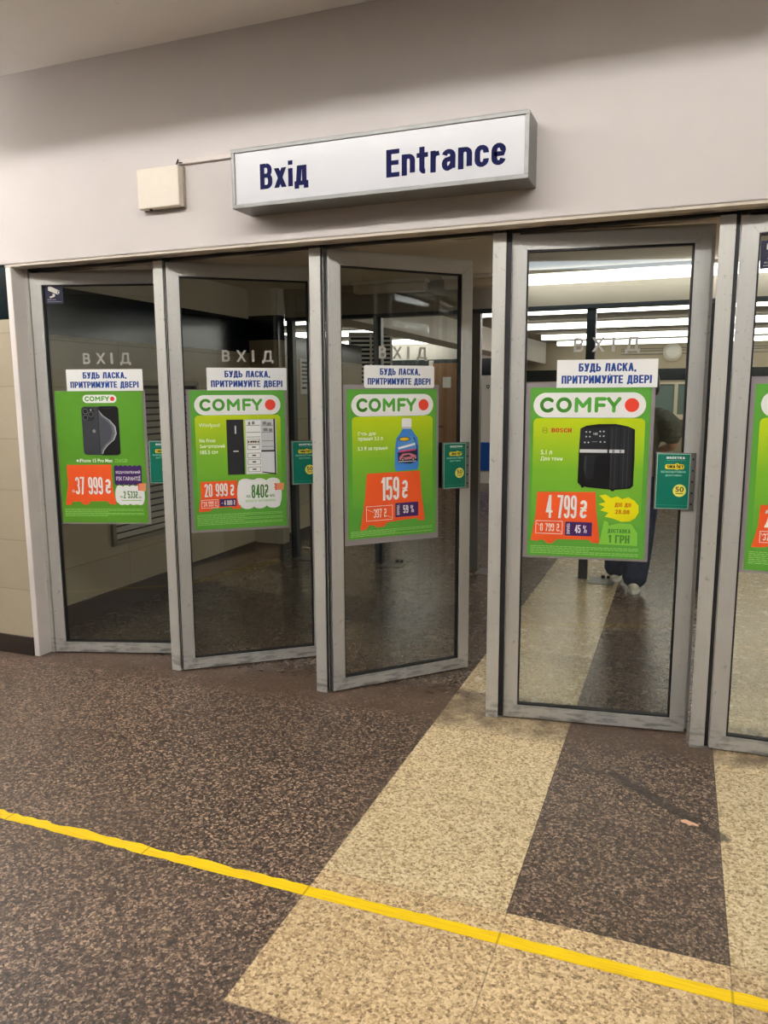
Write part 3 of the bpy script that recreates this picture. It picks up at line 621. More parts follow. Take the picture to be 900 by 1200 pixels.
for u_ in (61, 73): p.ell(u_, 70.5, 1.8, 1.8, I_black, 7, 14); p.ell(u_, 70.5, .8, .8, I_silver, 8, 10)
p.rect(56, 72, 76, 72.8, I_silver, 7)
p.poly([(21, 83), (81, 82.5), (82.6, 105), (86.8, 134), (80, 134.6), (77, 131.5), (44, 133.5), (40, 137.5), (31, 138), (28.5, 135), (22.5, 135.6), (20, 139), (13.2, 140), (18.5, 110)], I_orange, 2)
block(p, '159', 36.5, 87.5, 57, 111, I_white, 3); block(p, '₴', 60, 91.5, 67, 110, I_white, 3)
price_crossed(p, '397 ₴', 20, 116, 49.5, 131, 28, 42.5)
p.rrect(52.5, 114.5, 79, 129, .9, I_purple, 3); block(p, '59 %', 61.5, 117.3, 74, 125.6, I_white, 4); p.text('ЗНИЖКА', 54.2, 116.5, 57.4, 127, I_white, 4, .02, rot=True)
fine_print(p, 140.5, 4)
p.build('sheet', t, base=M_green)

# 4 air fryer
t, p = poster(3, 'green sale poster with a black air fryer', sleeve=(.020, .016, .010, .022))
brand_pill(p, 2.7, 4.4, 96, 25.8); p.rrect(3, 26.3, 96, 120, 4, M_panel, 1, corners=(0, 0, 1, 1))
p.ring(13, 36.8, 2.7, .5, ink(150, 140, 40), 2); p.rect(11.3, 36.4, 14.7, 37.2, ink(150, 140, 40), 2); p.rect(11.6, 35, 12.1, 38.6, ink(150, 140, 40), 2); p.rect(13.9, 35, 14.4, 38.6, ink(150, 140, 40), 2)
block(p, 'BOSCH', 18.5, 34.8, 35.6, 38.6, ink(186, 62, 34), 2)
p.text('5.1 л', 10, 54, 19.5, 57.8, I_white, 2, .016); p.text('Два тени', 9.8, 59.6, 28.5, 63.6, I_white, 2, .008)
fr = [(43, 35), (48, 32.6), (58, 31.2), (72, 31), (82, 33), (88, 35.6), (88.6, 60), (88.4, 84), (86, 86.5), (72, 88), (68, 87.6), (50, 86), (44.5, 84.6), (42, 82), (42.2, 56)]
p.poly(fr, I_black, 2); p.poly([(43, 35), (66, 34), (66, 54), (42.6, 54)], I_dark, 3); p.poly([(66.6, 33), (82, 33.6), (86, 36), (86.6, 84), (70, 87)], I_dark, 3)
for k in range(5): p.rect(69+k*3.4, 34, 69.7+k*3.4, 86, I_char if k != 2 else I_black, 3.5)
p.rect(43, 53, 66, 55.8, I_silver, 4); p.rect(67.5, 53, 80, 55.8, I_silver, 4); p.rect(70, 53.2, 72, 55.6, I_grey, 5); p.rect(76, 53.2, 77.5, 55.6, I_grey, 5)
for (u_, v_) in ((48, 38), (51, 38), (48, 42), (51, 42), (59.5, 37.5), (62.5, 37.5), (59.5, 41.5), (62.5, 41.5), (47, 47), (50, 47), (60, 46.5), (63.5, 46.5)): p.ell(u_, v_, .7, .7, I_silver, 4, 10)
p.text('180', 54, 38.5, 57.5, 40.6, I_silver, 4, .02); p.rect(53, 46, 57.5, 46.6, I_grey, 4)
p.poly([(47, 58), (58, 57.5), (56, 62), (55, 78), (49, 79), (46.5, 70)], I_dark, 3); p.poly([(47.3, 58.5), (49, 58.4), (48.6, 77), (47, 70)], I_char, 4)
p.rect(45, 84.6, 47.5, 86.4, I_black, 2); p.rect(70, 87, 73, 89, I_black, 2)
p.poly([(7.8, 91), (57.6, 90), (58.5, 105), (62.5, 135), (56, 135.3), (53, 132.5), (26, 133), (21.5, 137), (17, 136.8), (14, 133.6), (8, 135), (3, 134.6), (6.6, 112)], I_orange, 2)
block(p, '4 799', 15.6, 93.5, 42, 114, I_white, 3); block(p, '₴', 44.6, 97.5, 51, 113.6, I_white, 3)
price_crossed(p, '8 799 ₴', 7, 116.6, 30.4, 128.3, 11, 27.6)
p.rrect(32.6, 117, 55.6, 129.4, .8, I_purple, 3); block(p, '45 %', 41, 119.6, 51.4, 126.8, I_white, 4); p.text('ЗНИЖКА', 34, 118.5, 36.8, 128, I_white, 4, .02, rot=True)
fl = [(61, 93), (66, 92), (71, 95), (76, 93.4), (80, 95.6), (85, 94), (90, 96.6), (93.6, 101), (94, 107), (91.5, 112), (87, 115), (80, 115.6), (73, 113), (66, 111.5), (69, 108), (62, 106), (65.6, 103), (60.5, 100.5), (66, 98.6)]
p.poly(fl, I_yellow, 2); block(p, 'ДІЄ ДО', 74, 99, 87.5, 102.6, ink(206, 120, 20), 3); block(p, '28.08', 74.5, 105, 86.5, 108.8, ink(206, 120, 20), 3)
p.poly([(62, 136), (65.5, 115), (69, 116), (69.4, 119.5), (78, 117), (88.5, 117.4), (93.6, 125), (94, 136.4)], I_lime, 1.6)
block(p, 'ДОСТАВКА', 69, 122, 88, 125.6, I_txtg, 3); block(p, '1 ГРН', 69.5, 127.4, 87.5, 134.6, I_txtg, 3)
fine_print(p, 139.2, 5)
p.build('sheet', t, base=M_green)

# 5 poster cut by the frame
t, p = poster(4, 'green sale poster cut off at the right edge of the view', dx=-.004, dz=.008, sleeve=(.02, .014, .012, .03))
brand_pill(p, 4.5, 5, 95.5, 26); p.rrect(4.5, 26.3, 95, 118, 4, M_panel, 1, corners=(0, 0, 1, 1))
p.text('a', 11, 33.6, 15.5, 37.4, I_white, 2, .016)
p.rrect(40, 40, 90, 72, 2, I_dark, 2); p.rect(42, 42, 88, 70, ink(40, 70, 120), 3); p.poly([(36, 74), (94, 74), (97, 79), (33, 79)], I_grey, 2)
p.poly([(9, 95), (62, 94.5), (63, 106), (66, 127), (58, 127.5), (55, 125), (20, 126), (15, 129), (4.5, 129.6), (8.4, 112)], I_orange, 2)
block(p, '24 999', 13, 98, 44, 113, I_white, 3); block(p, '₴', 47, 99.6, 53, 112.6, I_white, 3)
price_crossed(p, '37 999 ₴', 10, 116, 32, 125.4, 12.4, 30)
p.rrect(34, 115.6, 58, 125, .8, I_purple, 3)
fine_print(p, 133, 7)
p.build('sheet', t, base=M_green)

# notices asking to hold the doors
NOT = [(0, .1685, 1.5375, .439, .1205), (1, .1855, 1.5365, .428, .1195), (2, .1865, 1.5425, .397, .112), (3, .2025, 1.5355, .418, .1195)]
nl = ['white notice with blue lettering above the smartphone poster', 'white notice with blue lettering above the fridge poster',
      'white round-cornered notice with blue lettering above the detergent poster', 'white notice with blue lettering above the air fryer poster']
for k, (i, x, z, W_, H_) in enumerate(NOT):
    mw = LEAF[i] @ Matrix.Translation((x, .0080, z))
    p = Print(W_, H_, 100, 27)
    block(p, 'БУДЬ ЛАСКА,', 22, 3.6, 79, 11.4, I_blue, 1, .64, .2); block(p, 'ПРИТРИМУЙТЕ ДВЕРІ', 5, 15.2, 94.5, 23, I_blue, 1, .64, .2)
    o = p.build('notice', None, .0022)
    if k == 2:
        b = BM(); b.from_mesh(o.data); q = Print(W_, H_, 100, 27); q.rrect(0, 0, 100, 27, 3, I_white, 0)
    b = BM(); b.from_mesh(o.data)
    rr = .012 if k == 2 else .001; pts = []
    for cx, cz, a0 in ((W_-rr, H_-rr, 0), (rr, H_-rr, 90), (rr, rr, 180), (W_-rr, rr, 270)):
        for q_ in range(6): a = R(a0+18*q_); pts.append((cx+rr*math.cos(a), cz+rr*math.sin(a)))
    o.data.materials.append(I_white); prism(b, pts, 0, .002, 1); b.to_mesh(o.data); b.free()
    o.matrix_world = mw; tag(o, nl[k], 'sign', 'notices on the glass doors')

# green advert holders over the closing stiles
al = ['small green advert plate on the leftmost door, half hidden by a post', 'small green advert plate on the fridge poster door, cut by a post',
      'small green advert plate on the widest open door', 'small green advert plate on the air fryer door, its bolts in full view']
G_dark = ink(6, 112, 92)
for i in range(4):
    mw = LEAF[i] @ Matrix.Translation((.627, -.012, 1.014))
    t = thing('advert_plate', al[i], 'sign', mw=mw, group='advert plates on the door stiles')
    W_, H_ = .163, .246
    box('backing_plate', (0, W_, .002, .011, 0, H_), M_steel, t, .0015)
    p = Print(.134, .236, 60, 105)
    block(p, 'ROZETKA', 17, 5.5, 50, 9.6, I_white, 1); p.rect(17, 12.3, 50, 12.8, ink(120, 190, 170), 1)
    p.rrect(15, 20, 49, 29, 3, ink(250, 226, 60), 1); p.ell(36.5, 24, 5.4, 6.2, ink(250, 226, 60), 1.2)
    block(p, 'SMA', 17.6, 21.6, 33.6, 27.2, I_black, 2); block(p, '!', 35.6, 19.8, 37.4, 28.2, I_black, 2); block(p, 'RT', 38.6, 21.6, 48, 27.2, I_black, 2)
    p.text('БЕЗКОШТОВНА', 8, 32.5, 53, 36.2, ink(170, 226, 206), 1, .02); p.text('ДОСТАВКА', 16, 39.5, 46, 43.2, ink(170, 226, 206), 1, .02)
    p.ell(43, 70, 12, 12, ink(244, 236, 110), 1); p.text('50', 35.6, 62.6, 50.6, 72.4, ink(60, 46, 20), 2, .016); p.rect(36, 75, 50, 76.6, ink(110, 84, 30), 2)
    p.rect(0, 98, 60, 98.6, ink(60, 160, 136), 1); p.frame(0, 0, 60, 105, .9, ink(178, 220, 206), 1.4)
    pl = p.build('placard', t, .0016, G_dark); pl.location = (.006, 0, .005)
    for k in range(5):
        b = BM(); cyl(b, (.151, -.002, .026+.048*k), (.151, .004, .026+.048*k), .0042, 10); done('bolt', b, M_black, t)
    box('rear_plate', (0, W_, .056, .062, .002, H_-.002), M_black, t, .001)
    for zz in (.05, .2):
        b = BM(); cyl(b, (.09, .011, zz), (.09, .056, zz), .006, 10); done('spacer_bolt', b, M_steel, t)

# surveillance stickers
for i, (x, z) in ((0, (.074, 2.018)), (4, (.073, 1.985))):
    W_ = .104; p = Print(W_, W_*1.02, 40, 41); nv = ink(14, 18, 50); sv = ink(214, 212, 200)
    p.poly([(8, 5), (11, 3), (34, 14), (33, 20), (30, 22), (8, 13)], sv, 1); p.ell(31, 17.5, 3, 4, I_dark, 2); p.ell(31, 17.5, 1.6, 2.4, sv, 3)
    p.poly([(18, 19), (23, 21), (22, 26), (12, 29), (10, 26), (17, 23.6)], sv, 1)
    p.text('ВЕДЕТЬСЯ', 6, 31, 24, 33.4, sv, 1, .0); p.text('ВІДЕОСПОСТЕРЕЖЕННЯ', 5, 35.6, 37, 37.4, sv, 1, .0)
    o = p.build('surveillance_sticker', None, .0008, nv); o.matrix_world = LEAF[i] @ Matrix.Translation((x, .0150, z))
    tag(o, 'dark blue camera sticker at the top corner of the leftmost door' if i == 0 else 'dark camera sticker on the rightmost door above its poster', 'sticker', 'camera stickers')

# ------------------------------------------------------------ lightbox sign, junction box, cable duct
t = thing('entrance_sign', 'long white lightbox sign with blue bilingual lettering above the doors', 'sign', (-1.925, -.27, 2.335))
SW, SH, SD = 1.325, .25, .168
b = BM(); f = .017
for dims in ((0, SW, 0, f), (0, SW, SH-f, SH), (0, f, f, SH-f), (SW-f, SW, f, SH-f)):
    bx(b, dims[0], dims[1], 0, SD, dims[2], dims[3])
bx(b, f, SW-f, .14, SD, f, SH-f); done('casing', b, plain('grey sign casing', srgb(124, 124, 122), .4, .4, var=.15, scale=20), t, .002)
box('panel', (f-.004, SW-f+.004, .006, .012, f-.004, SH-f+.004), plain('white acrylic panel', srgb(206, 207, 211), .12, var=.02, scale=5), t)
nvy = plain('navy sign letters', srgb(9, 13, 66), .55, var=.03, spec=.1)
for wd, a0, v0_, a1, v1_, th_ in (('Вхід', 14.2, 7.4, 37.6, 18.0, .58), ('Entrance', 73.6, 8.2, 123.5, 19.0, .56)):
    p = Print(SW, SH, SW*100, SH*100); block(p, wd, a0, v0_, a1, v1_, nvy, 1, th_, .24)
    q = p.build('lettering', t); q.location = (0, .0056, 0)

t = thing('junction_box', 'square cream junction box on the wall left of the lightbox sign', 'electrical box', (-2.531, -.1, 2.41))
box('cover', (0, .240, -.052, -.012, 0, .185), plain('cream plastic', srgb(216, 206, 190), .45, var=.05), t, .006)
box('back_box', (.004, .245, -.012, 0, -.004, .188), plain('aged plastic', srgb(150, 138, 126), .5, var=.2), t, .003)
b = BM(); cyl(b, (.215, -.03, .185), (.225, -.025, .215), .004, 8); cyl(b, (.225, -.025, .2), (.245, -.012, .2), .003, 8); done('loose_wire', b, M_black, t)
b = BM(); cyl(b, (.06, -.03, -.008), (.06, -.03, .002), .008, 10); done('cable_gland', b, M_black, t)
o = box('cable_duct', (-2.325, -1.925, -.116, -.1, 2.604, 2.626), plain('painted plastic duct', srgb(206, 196, 190), .5), None, .002)
tag(o, 'thin pale cable duct between the junction box and the lightbox sign', 'cable duct')

# ------------------------------------------------------------ yellow tape
b = BM(); n_ = 170; xa, xb = -3.9, 1.9; top, bot = [], []
for k in range(n_+1):
    x = xa + (xb-xa)*k/n_; y = -1.462 + .010*(x+2.2)/2.5
    j = random.uniform(-.0025, .0025) + (random.choice((0, 0, 0, -.006, .005)) if x < -.9 else 0)
    top.append((x, y+.022+j)); bot.append((x, y-.022+random.uniform(-.0015, .0015)+(random.choice((0, 0, 0, .005)) if x < -.9 else 0)))
for k in range(n_):
    vs = [b.verts.new((q[0], q[1], .0012)) for q in (bot[k], bot[k+1], top[k+1], top[k])]; b.faces.new(vs)
    vs = [b.verts.new((q[0], q[1], .0001)) for q in (top[k], top[k+1], bot[k+1], bot[k])]; b.faces.new(vs)
def tape_mat():
    n = NT('yellow floor tape'); P = n.obj(); X, Y, Z = n.sep(P)
    st = n.noise(n.comb(n.M('MULTIPLY', X, 3), n.M('MULTIPLY', Y, 120), 0.0), 2.0, 5)
    sx = n.M('FRACT', n.M('DIVIDE', n.M('ADD', X, 1.007+12), .6))
    cr = n.M('MULTIPLY', n.M('MAXIMUM', n.M('LESS_THAN', sx, .006), n.M('GREATER_THAN', sx, .995)), .5)
    col = n.mix(n.mr(st, .45, .68, 0, .6), srgb(246, 208, 14), srgb(212, 164, 22)); col = n.mix(cr, col, srgb(130, 100, 30))
    n.bsdf(col, .5, 0, .4, st, .1, .001); return n.m
o = done('floor_tape', b, tape_mat()); tag(o, 'long frayed yellow tape line stuck across the granite floor', 'tape')

# ------------------------------------------------------------ vestibule
VC = 2.45
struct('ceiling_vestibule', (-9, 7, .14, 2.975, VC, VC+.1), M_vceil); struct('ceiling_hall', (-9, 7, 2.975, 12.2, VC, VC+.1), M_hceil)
b = BM(); bx(b, -3.82, -3.70, .02, 2.8, .15, 1.89, 0); bx(b, -3.82, -3.70, .02, 2.8, 1.89, 2.19, 1); bx(b, -3.82, -3.70, .02, 2.8, 2.19, VC, 2)
done('wall_vestibule_left', b, [M_tileY, M_band, M_white], kind='structure')
struct('baseboard_vestibule', (-3.70, -3.685, .14, 2.8, 0, .15), M_skirt)
b = BM(); bx(b, -3.82, -3.40, 2.8, 2.92, .14, 2.0, 0); bx(b, -3.82, -3.40, 2.8, 2.92, 2.0, 2.215, 1); bx(b, -3.82, -3.40, 2.8, 2.92, 2.215, VC, 2)
done('wall_vestibule_end', b, [M_tileX, M_band, M_white], kind='structure')
struct('baseboard_end', (-3.685, -3.40, 2.785, 2.80, 0, .14), M_skirt)
b = BM(); bx(b, -3.40, 7, 2.93, 3.02, 2.20, VC, 0); bx(b, -3.40, 7, 2.925, 3.03, 2.17, 2.20, 1); done('wall_header', b, [M_fascia, M_pole], kind='structure')
b = BM(); bx(b, 6, 6.1, .02, 3.0, 0, VC); done('wall_vestibule_right', b, M_tileY, kind='structure')
for k, (x, w_) in enumerate(((-3.36, .06), (-2.505, .07), (-1.63, .085), (-.70, .07), (.19, .07), (1.08, .07), (1.97, .07), (2.86, .07))):
    struct('trim_%d' % (10+k), (x-w_/2, x+w_/2, 2.94, 3.01, 0, 2.17), plain('grey painted post', srgb(96, 94, 90), .45, .2, var=.08) if k == 2 else M_pole, .004)
pl = ['beside the far dark pole at the left', 'beside the dark pole behind the detergent poster', 'beside the grey pole in the open doorway', 'beside the dark pole behind the air fryer poster']
for k, x in enumerate((-3.30, -2.45, -1.58, -.64)):
    t = thing('floor_spring_plate', 'steel floor hinge cover plate ' + pl[k], 'floor plate', (x, 2.80, 0), 'floor hinge plates')
    box('cover_plate', (0, .20, 0, .24, 0, .006), M_steel, t, .002)
    b = BM(); cyl(b, (.10, .21, .006), (.10, .21, .03), .016, 10); done('spindle', b, M_black, t)
    b = BM(); cyl(b, (.14, .22, .006), (.14, .22, .024), .014, 10); done('spindle', b, M_black, t)
# louvred vent on the left wall
t = thing('wall_vent', 'large grey louvred vent on the tiled wall behind the leftmost door', 'vent', (-3.70, .86, .46))
b = BM(); VW, VH = 1.1, 1.16
for d_ in ((0, VW, 0, .035), (0, VW, VH-.035, VH), (0, .035, .035, VH-.035), (VW-.035, VW, .035, VH-.035)): bx(b, 0, .022, d_[0], d_[1], d_[2], d_[3])
done('frame', b, M_vent, t, .002)
b = BM(); nl_ = 22
for k in range(nl_):
    z = .045 + (VH-.09)*k/nl_
    vs = [b.verts.new(q) for q in ((.018, .035, z), (.018, VW-.035, z), (.004, VW-.035, z+.034), (.004, .035, z+.034), (.015, .035, z-.002), (.015, VW-.035, z-.002), (.001, VW-.035, z+.032), (.001, .035, z+.032))]
    for q in ((0, 1, 2, 3), (7, 6, 5, 4), (0, 4, 5, 1), (2, 6, 7, 3)): b.faces.new([vs[j] for j in q])
done('louvres', b, M_vent, t)
box('dark_duct', (-.001, .0006, .035, VW-.035, .035, VH-.035), M_black, t)
for a in (.018, VW-.018):
    for z in (.018, VH/2, VH-.018):
        b = BM(); cyl(b, (.02, a, z), (.026, a, z), .007, 8); done('screw', b, M_steel, t)

def tube_row(x0, x1, y, z, label, lit=True, grp='ceiling tube lights of the hall', mat=None):
    t = thing('tube_light', label, 'ceiling light', ((x0+x1)/2, y, z), grp); h = (x1-x0)/2
    box('housing', (-h, h, -.06, .06, .036, VC-z-.0005), M_housing, t, .003)
    b = BM(); bx(b, -h+.01, h-.01, -.045, .045, -.036, .036); done('diffuser', b, mat or (M_tube if lit else M_tubeoff), t, .012)
    return t
tube_row(-1.28, 6.0, 2.80, 2.388, 'lit tube light in front of the header, nearest of the bright strips', grp='vestibule tube lights')
t = tube_row(1.5, 5.5, 1.35, 2.392, 'tube light added out of view at the right to brighten the vestibule', grp='vestibule tube lights', mat=emat('added fill diffuser', (1, .97, .92, 1), HALL*3))  # extra lamp added out of view, brightens the dim vestibule
tube_row(-1.86, -1.40, 2.80, 2.388, 'short unlit tube light in front of the header beside the lit strip', False, 'vestibule tube lights')
tube_row(-2.66, -2.00, 2.80, 2.388, 'longer unlit tube light in front of the header, farthest left', False, 'vestibule tube lights')
for k, (y, od) in enumerate(((5.14, 'first'), (7.08, 'second'), (9.11, 'third'), (10.75, 'fourth'))):
    tube_row(-2.15, 6.5, y, 2.39, '%s long bright tube light behind the header of the inner poles' % od)
    if k < 3: tube_row(-8.5, -3.75 if k else -3.9, y, 2.39, '%s bright tube light left of the sloping white beam' % od)

# ------------------------------------------------------------ hall beyond
b = BM(); bx(b, -9, 7, 11.5, 11.6, 0, 1.74, 0); bx(b, -9, 7, 11.5, 11.6, 1.74, 1.95, 1); bx(b, -9, 7, 11.5, 11.6, 1.95, VC, 2)
done('wall_hall_far', b, [M_tileX, M_band, plain('beige upper wall', srgb(186, 172, 148), .6, var=.08, scale=3)], kind='structure')
b = BM(); bx(b, -9, -2.75, 9.4, 9.5, 0, 1.82, 0); bx(b, -9, -2.75, 9.4, 9.5, 1.82, 2.10, 1); bx(b, -9, -2.75, 9.4, 9.5, 2.10, VC, 2)
done('wall_hall_left', b, [M_white, M_band, M_white], kind='structure')
b = BM(); bx(b, -3.72, -3.60, 2.95, 5.2, .15, 1.87, 0); bx(b, -3.72, -3.60, 2.95, 5.2, 1.87, 2.08, 1); done('wall_partition', b, [M_tileY, M_band], kind='structure')
struct('baseboard_partition', (-3.60, -3.585, 2.95, 5.2, 0, .15), M_skirt)
b = BM()                      # sloping white beam
A0, A1 = Vector((-2.914, 3.1, 2.2)), Vector((-2.43, 11.3, 2.06))
for q in ((0, 0, 0), (-.55, 0, 0)):
    pass
vs = []
for e_, base in ((0, A0), (1, A1)):
    for dx, z in ((0, base.z), (-.5, base.z+.04), (-.5, VC-.002), (.0, VC-.002)): vs.append(b.verts.new((base.x+dx, base.y, z)))
for q in ((0, 1, 2, 3), (7, 6, 5, 4), (0, 4, 5, 1), (1, 5, 6, 2), (2, 6, 7, 3), (3, 7, 4, 0)): b.faces.new([vs[j] for j in q])
done('trim_18', b, M_white, kind='structure')
# brown doors in the hall
brown = plain('brown door veneer', srgb(150, 112, 74), .45, var=.12, scale=6)
d = thing('door_6', 'brown panel door in the white back wall of the hall', 'door', (-4.02, 9.4, 0), kind='structure')
box('leaf', (0, .45, -.05, -.002, 0, 2.03), brown, d, .004); box('door_frame', (-.07, 0, -.06, -.002, 0, 2.08), M_white, d)
b = BM(); bx(b, .06, .10, -.058, -.05, .80, 1.0); cyl(b, (.08, -.06, .96), (.20, -.085, .96), .011, 10); cyl(b, (.08, -.09, .96), (.08, -.05, .96), .012, 10); done('door_handle', b, M_black, d)
o = box('door_notice', (-3.84, -3.70, 9.338, 9.349, 1.62, 1.80), ink(236, 234, 228), None); tag(o, 'small white paper notice on the brown hall door', 'notice')
o = box('wall_extinguisher_sign', (-3.555, -3.50, 9.38, 9.399, 1.72, 1.98), ink(206, 76, 60), None); tag(o, 'narrow red plate on the white wall right of the brown door', 'sign')
d = thing('door_7', 'dark brown shutter at the far left of the hall', 'door', (-7.4, 9.4, 0), kind='structure')
box('leaf', (0, 2.0, -.05, -.002, 0, 1.80), plain('dark brown veneer', srgb(84, 70, 52), .5, var=.1), d, .004)
# louvred screen
mw = Matrix.Translation((-4.45, 6.75, 0)) @ Matrix.Rotation(R(24), 4, 'Z')
t = thing('louvred_screen', 'tall white louvred screen left of the brown hall door', 'screen', mw=mw)
b = BM(); W_ = .62
for x in (0, .30, W_-.03): bx(b, x, x+.03, -.02, .02, 0, 2.38)
bx(b, 0, W_, -.02, .02, 2.35, 2.38); bx(b, 0, W_, -.02, .02, .02, .06); done('frame', b, M_white, t, .002)
b = BM()
for k in range(38): bx(b, .03, W_-.03, -.012, .012, .09+k*.06, .09+k*.06+.026)
done('slats', b, M_white, t)
box('backing', (.01, W_-.01, .022, .03, .04, 2.36), M_black, t)
o = box('blue_panel', (-3.32, -2.76, 9.36, 9.398, .22, .70), ink(24, 84, 168), None, .004); tag(o, 'bright blue low panel on the hall wall seen through the open doorway', 'panel')
t = thing('wall_sign', 'small white sign with a dark emblem seen through the open doorway', 'sign', (-3.12, 9.398, 1.58))
p = Print(.34, .10, 34, 10); p.poly([(3, 2), (8, 2), (8, 6), (5.5, 8.6), (3, 6)], I_dark, 1); p.ell(5.5, 4.6, 1.3, 1.6, I_silver, 2, 12)
for v_ in (3, 5.6): p.rect(11, v_, 27, v_+1.1, I_dark, 1)
q = p.build('face', t, .004, ink(214, 212, 208)); q.location = (0, -.006, 0)
t = thing('paper_notice', 'white paper notice with rows of dark print behind the fridge poster door', 'notice', mw=Matrix.Translation((-3.598, 3.60, 1.52)) @ Matrix.Rotation(R(90), 4, 'Z'))
p = Print(.34, .35, 34, 35)
for k in range(6):
    p.rect(3, 3+k*4, 31 - 4*(k % 2), 4.8+k*4, ink(110, 110, 116), 1)
p.rect(3, 28, 13, 30, I_dark, 1); p.rect(17, 28, 30, 30, I_dark, 1)
p.build('sheet', t, .001, I_white)
# ticket windows on the far wall
frm = plain('cream window frame', srgb(226, 216, 192), .45); pane = plain('grey green blind', srgb(118, 138, 132), .25, var=.08)
for k, x in enumerate((-1.35, .75)):
    d = thing('window_%d' % (k+1), ('ticket window', 'farther right ticket window')[k] + ' with pale frame on the far hall wall', 'window', (x, 11.5, 1.10), kind='structure')
    b = BM(); W_, H_ = 1.62, .60
    for q in ((0, W_, 0, .03), (0, W_, H_-.03, H_), (0, .04, .03, H_-.03), (W_-.04, W_, .03, H_-.03), (.58, .62, .03, H_-.03), (1.20, 1.26, .03, H_-.03)): bx(b, q[0], q[1], -.05, -.002, q[2], q[3])
    done('window_frame', b, frm, d, .003)
    box('pane', (.04, W_-.04, -.022, -.004, .03, H_-.03), pane, d); box('sill', (-.05, W_+.05, -.16, -.002, -.06, 0), frm, d, .005)
t = thing('wall_lamp', 'round pale lamp on a cable line near the top of the far wall', 'lamp', (-.215, 11.5, 2.235))
b = BM(); cyl(b, (0, -.06, 0), (0, -.002, 0), .16, 28, 0); done('rim', b, frm, t, .01)
b = BM(); bmesh.ops.create_uvsphere(b, u_segments=24, v_segments=12, radius=.14, matrix=Matrix.Translation((0, -.06, 0)) @ Matrix.Diagonal((1, .4, 1, 1))); done('shade', b, M_white, t, smooth=True)
b = BM()
for z in (2.20, 2.26, 2.30): bx(b, -1.1, 3.2, 11.47, 11.499, z, z+.014)
o = done('cable_run', b, plain('grey conduit', srgb(120, 116, 108), .5)); tag(o, 'three thin cable lines running along the top of the far wall', 'cable')

# ------------------------------------------------------------ person walking away
def loft(pts, rad, n=18, sub=5):
    """closed tapering tube through the joints; rad holds radii or (sideways, front-back) pairs"""
    P_ = [Vector(q) for q in pts]; Q = [(r_, r_) if not isinstance(r_, tuple) else r_ for r_ in rad]; path = []
    for i in range(len(P_)-1):
        p0, p1, p2, p3 = P_[max(i-1, 0)], P_[i], P_[i+1], P_[min(i+2, len(P_)-1)]
        for k in range(sub):
            t = k/sub; c_ = .5*((2*p1) + (p2-p0)*t + (2*p0-5*p1+4*p2-p3)*t*t + (3*p1-p0-3*p2+p3)*t**3)
            u = t*t*(3-2*t); path.append((c_, Q[i][0]+(Q[i+1][0]-Q[i][0])*u, Q[i][1]+(Q[i+1][1]-Q[i][1])*u))
    path.append((P_[-1], *Q[-1]))
    t0 = (path[1][0]-path[0][0]).normalized(); t1 = (path[-1][0]-path[-2][0]).normalized()
    head = [(path[0][0]-t0*min(path[0][1:])*k, path[0][1]*f, path[0][2]*f) for k, f in ((.7, .35), (.5, .75))]
    tail = [(path[-1][0]+t1*min(path[-1][1:])*k, path[-1][1]*f, path[-1][2]*f) for k, f in ((.5, .75), (.7, .35))]
    path = head + path + tail; b = BM(); rings = []
    for i, (c_, rx, ry) in enumerate(path):
        t = (path[min(i+1, len(path)-1)][0]-path[max(i-1, 0)][0]).normalized()
        sd = Vector((1, 0, 0)); sd = sd - t*sd.dot(t)
        if sd.length < .45: sd = Vector((0, 1, 0)) - t*t.y
        sd.normalize(); up = t.cross(sd)
        rings.append([b.verts.new(c_ + sd*rx*math.cos(2*math.pi*k/n) + up*ry*math.sin(2*math.pi*k/n)) for k in range(n)])
    for r0, r1 in zip(rings, rings[1:]):
        for k in range(n): b.faces.new((r0[k], r0[(k+1) % n], r1[(k+1) % n], r1[k]))
    b.faces.new(rings[0][::-1]); b.faces.new(rings[-1]); bmesh.ops.recalc_face_normals(b, faces=b.faces[:]); return b
def remesh(name, bms, mat, vox, parent=None, smooth=4):
    me = bpy.data.meshes.new(name)
    big = BM()
    for q in bms:
        tmp = bpy.data.meshes.new('t'); q.to_mesh(tmp); q.free(); big.from_mesh(tmp); bpy.data.meshes.remove(tmp)
    big.to_mesh(me); big.free()
    o = bpy.data.objects.new(name, me); COL.objects.link(o)
    r = o.modifiers.new('r', 'REMESH'); r.mode = 'VOXEL'; r.voxel_size = vox; r.use_smooth_shade = True
    sm = o.modifiers.new('s', 'SMOOTH'); sm.iterations = smooth; sm.factor = .5
    ev = o.evaluated_get(bpy.context.evaluated_depsgraph_get()); m2 = bpy.data.meshes.new_from_object(ev)
    bpy.data.objects.remove(o); bpy.data.meshes.remove(me)
    for p_ in m2.polygons: p_.use_smooth = True
    m2.name = name; m2.materials.clear(); m2.materials.append(mat)
    k = bpy.data.objects.new(name, m2); COL.objects.link(k)
    if parent is not None: k.parent = parent
    return k
def ellip(cx, cy, cz, rx, ry, rz, n=16):
    b = BM(); bmesh.ops.create_uvsphere(b, u_segments=n*2, v_segments=n, radius=1, matrix=Matrix.Translation((cx, cy, cz)) @ Matrix.Diagonal((rx, ry, rz, 1))); return b
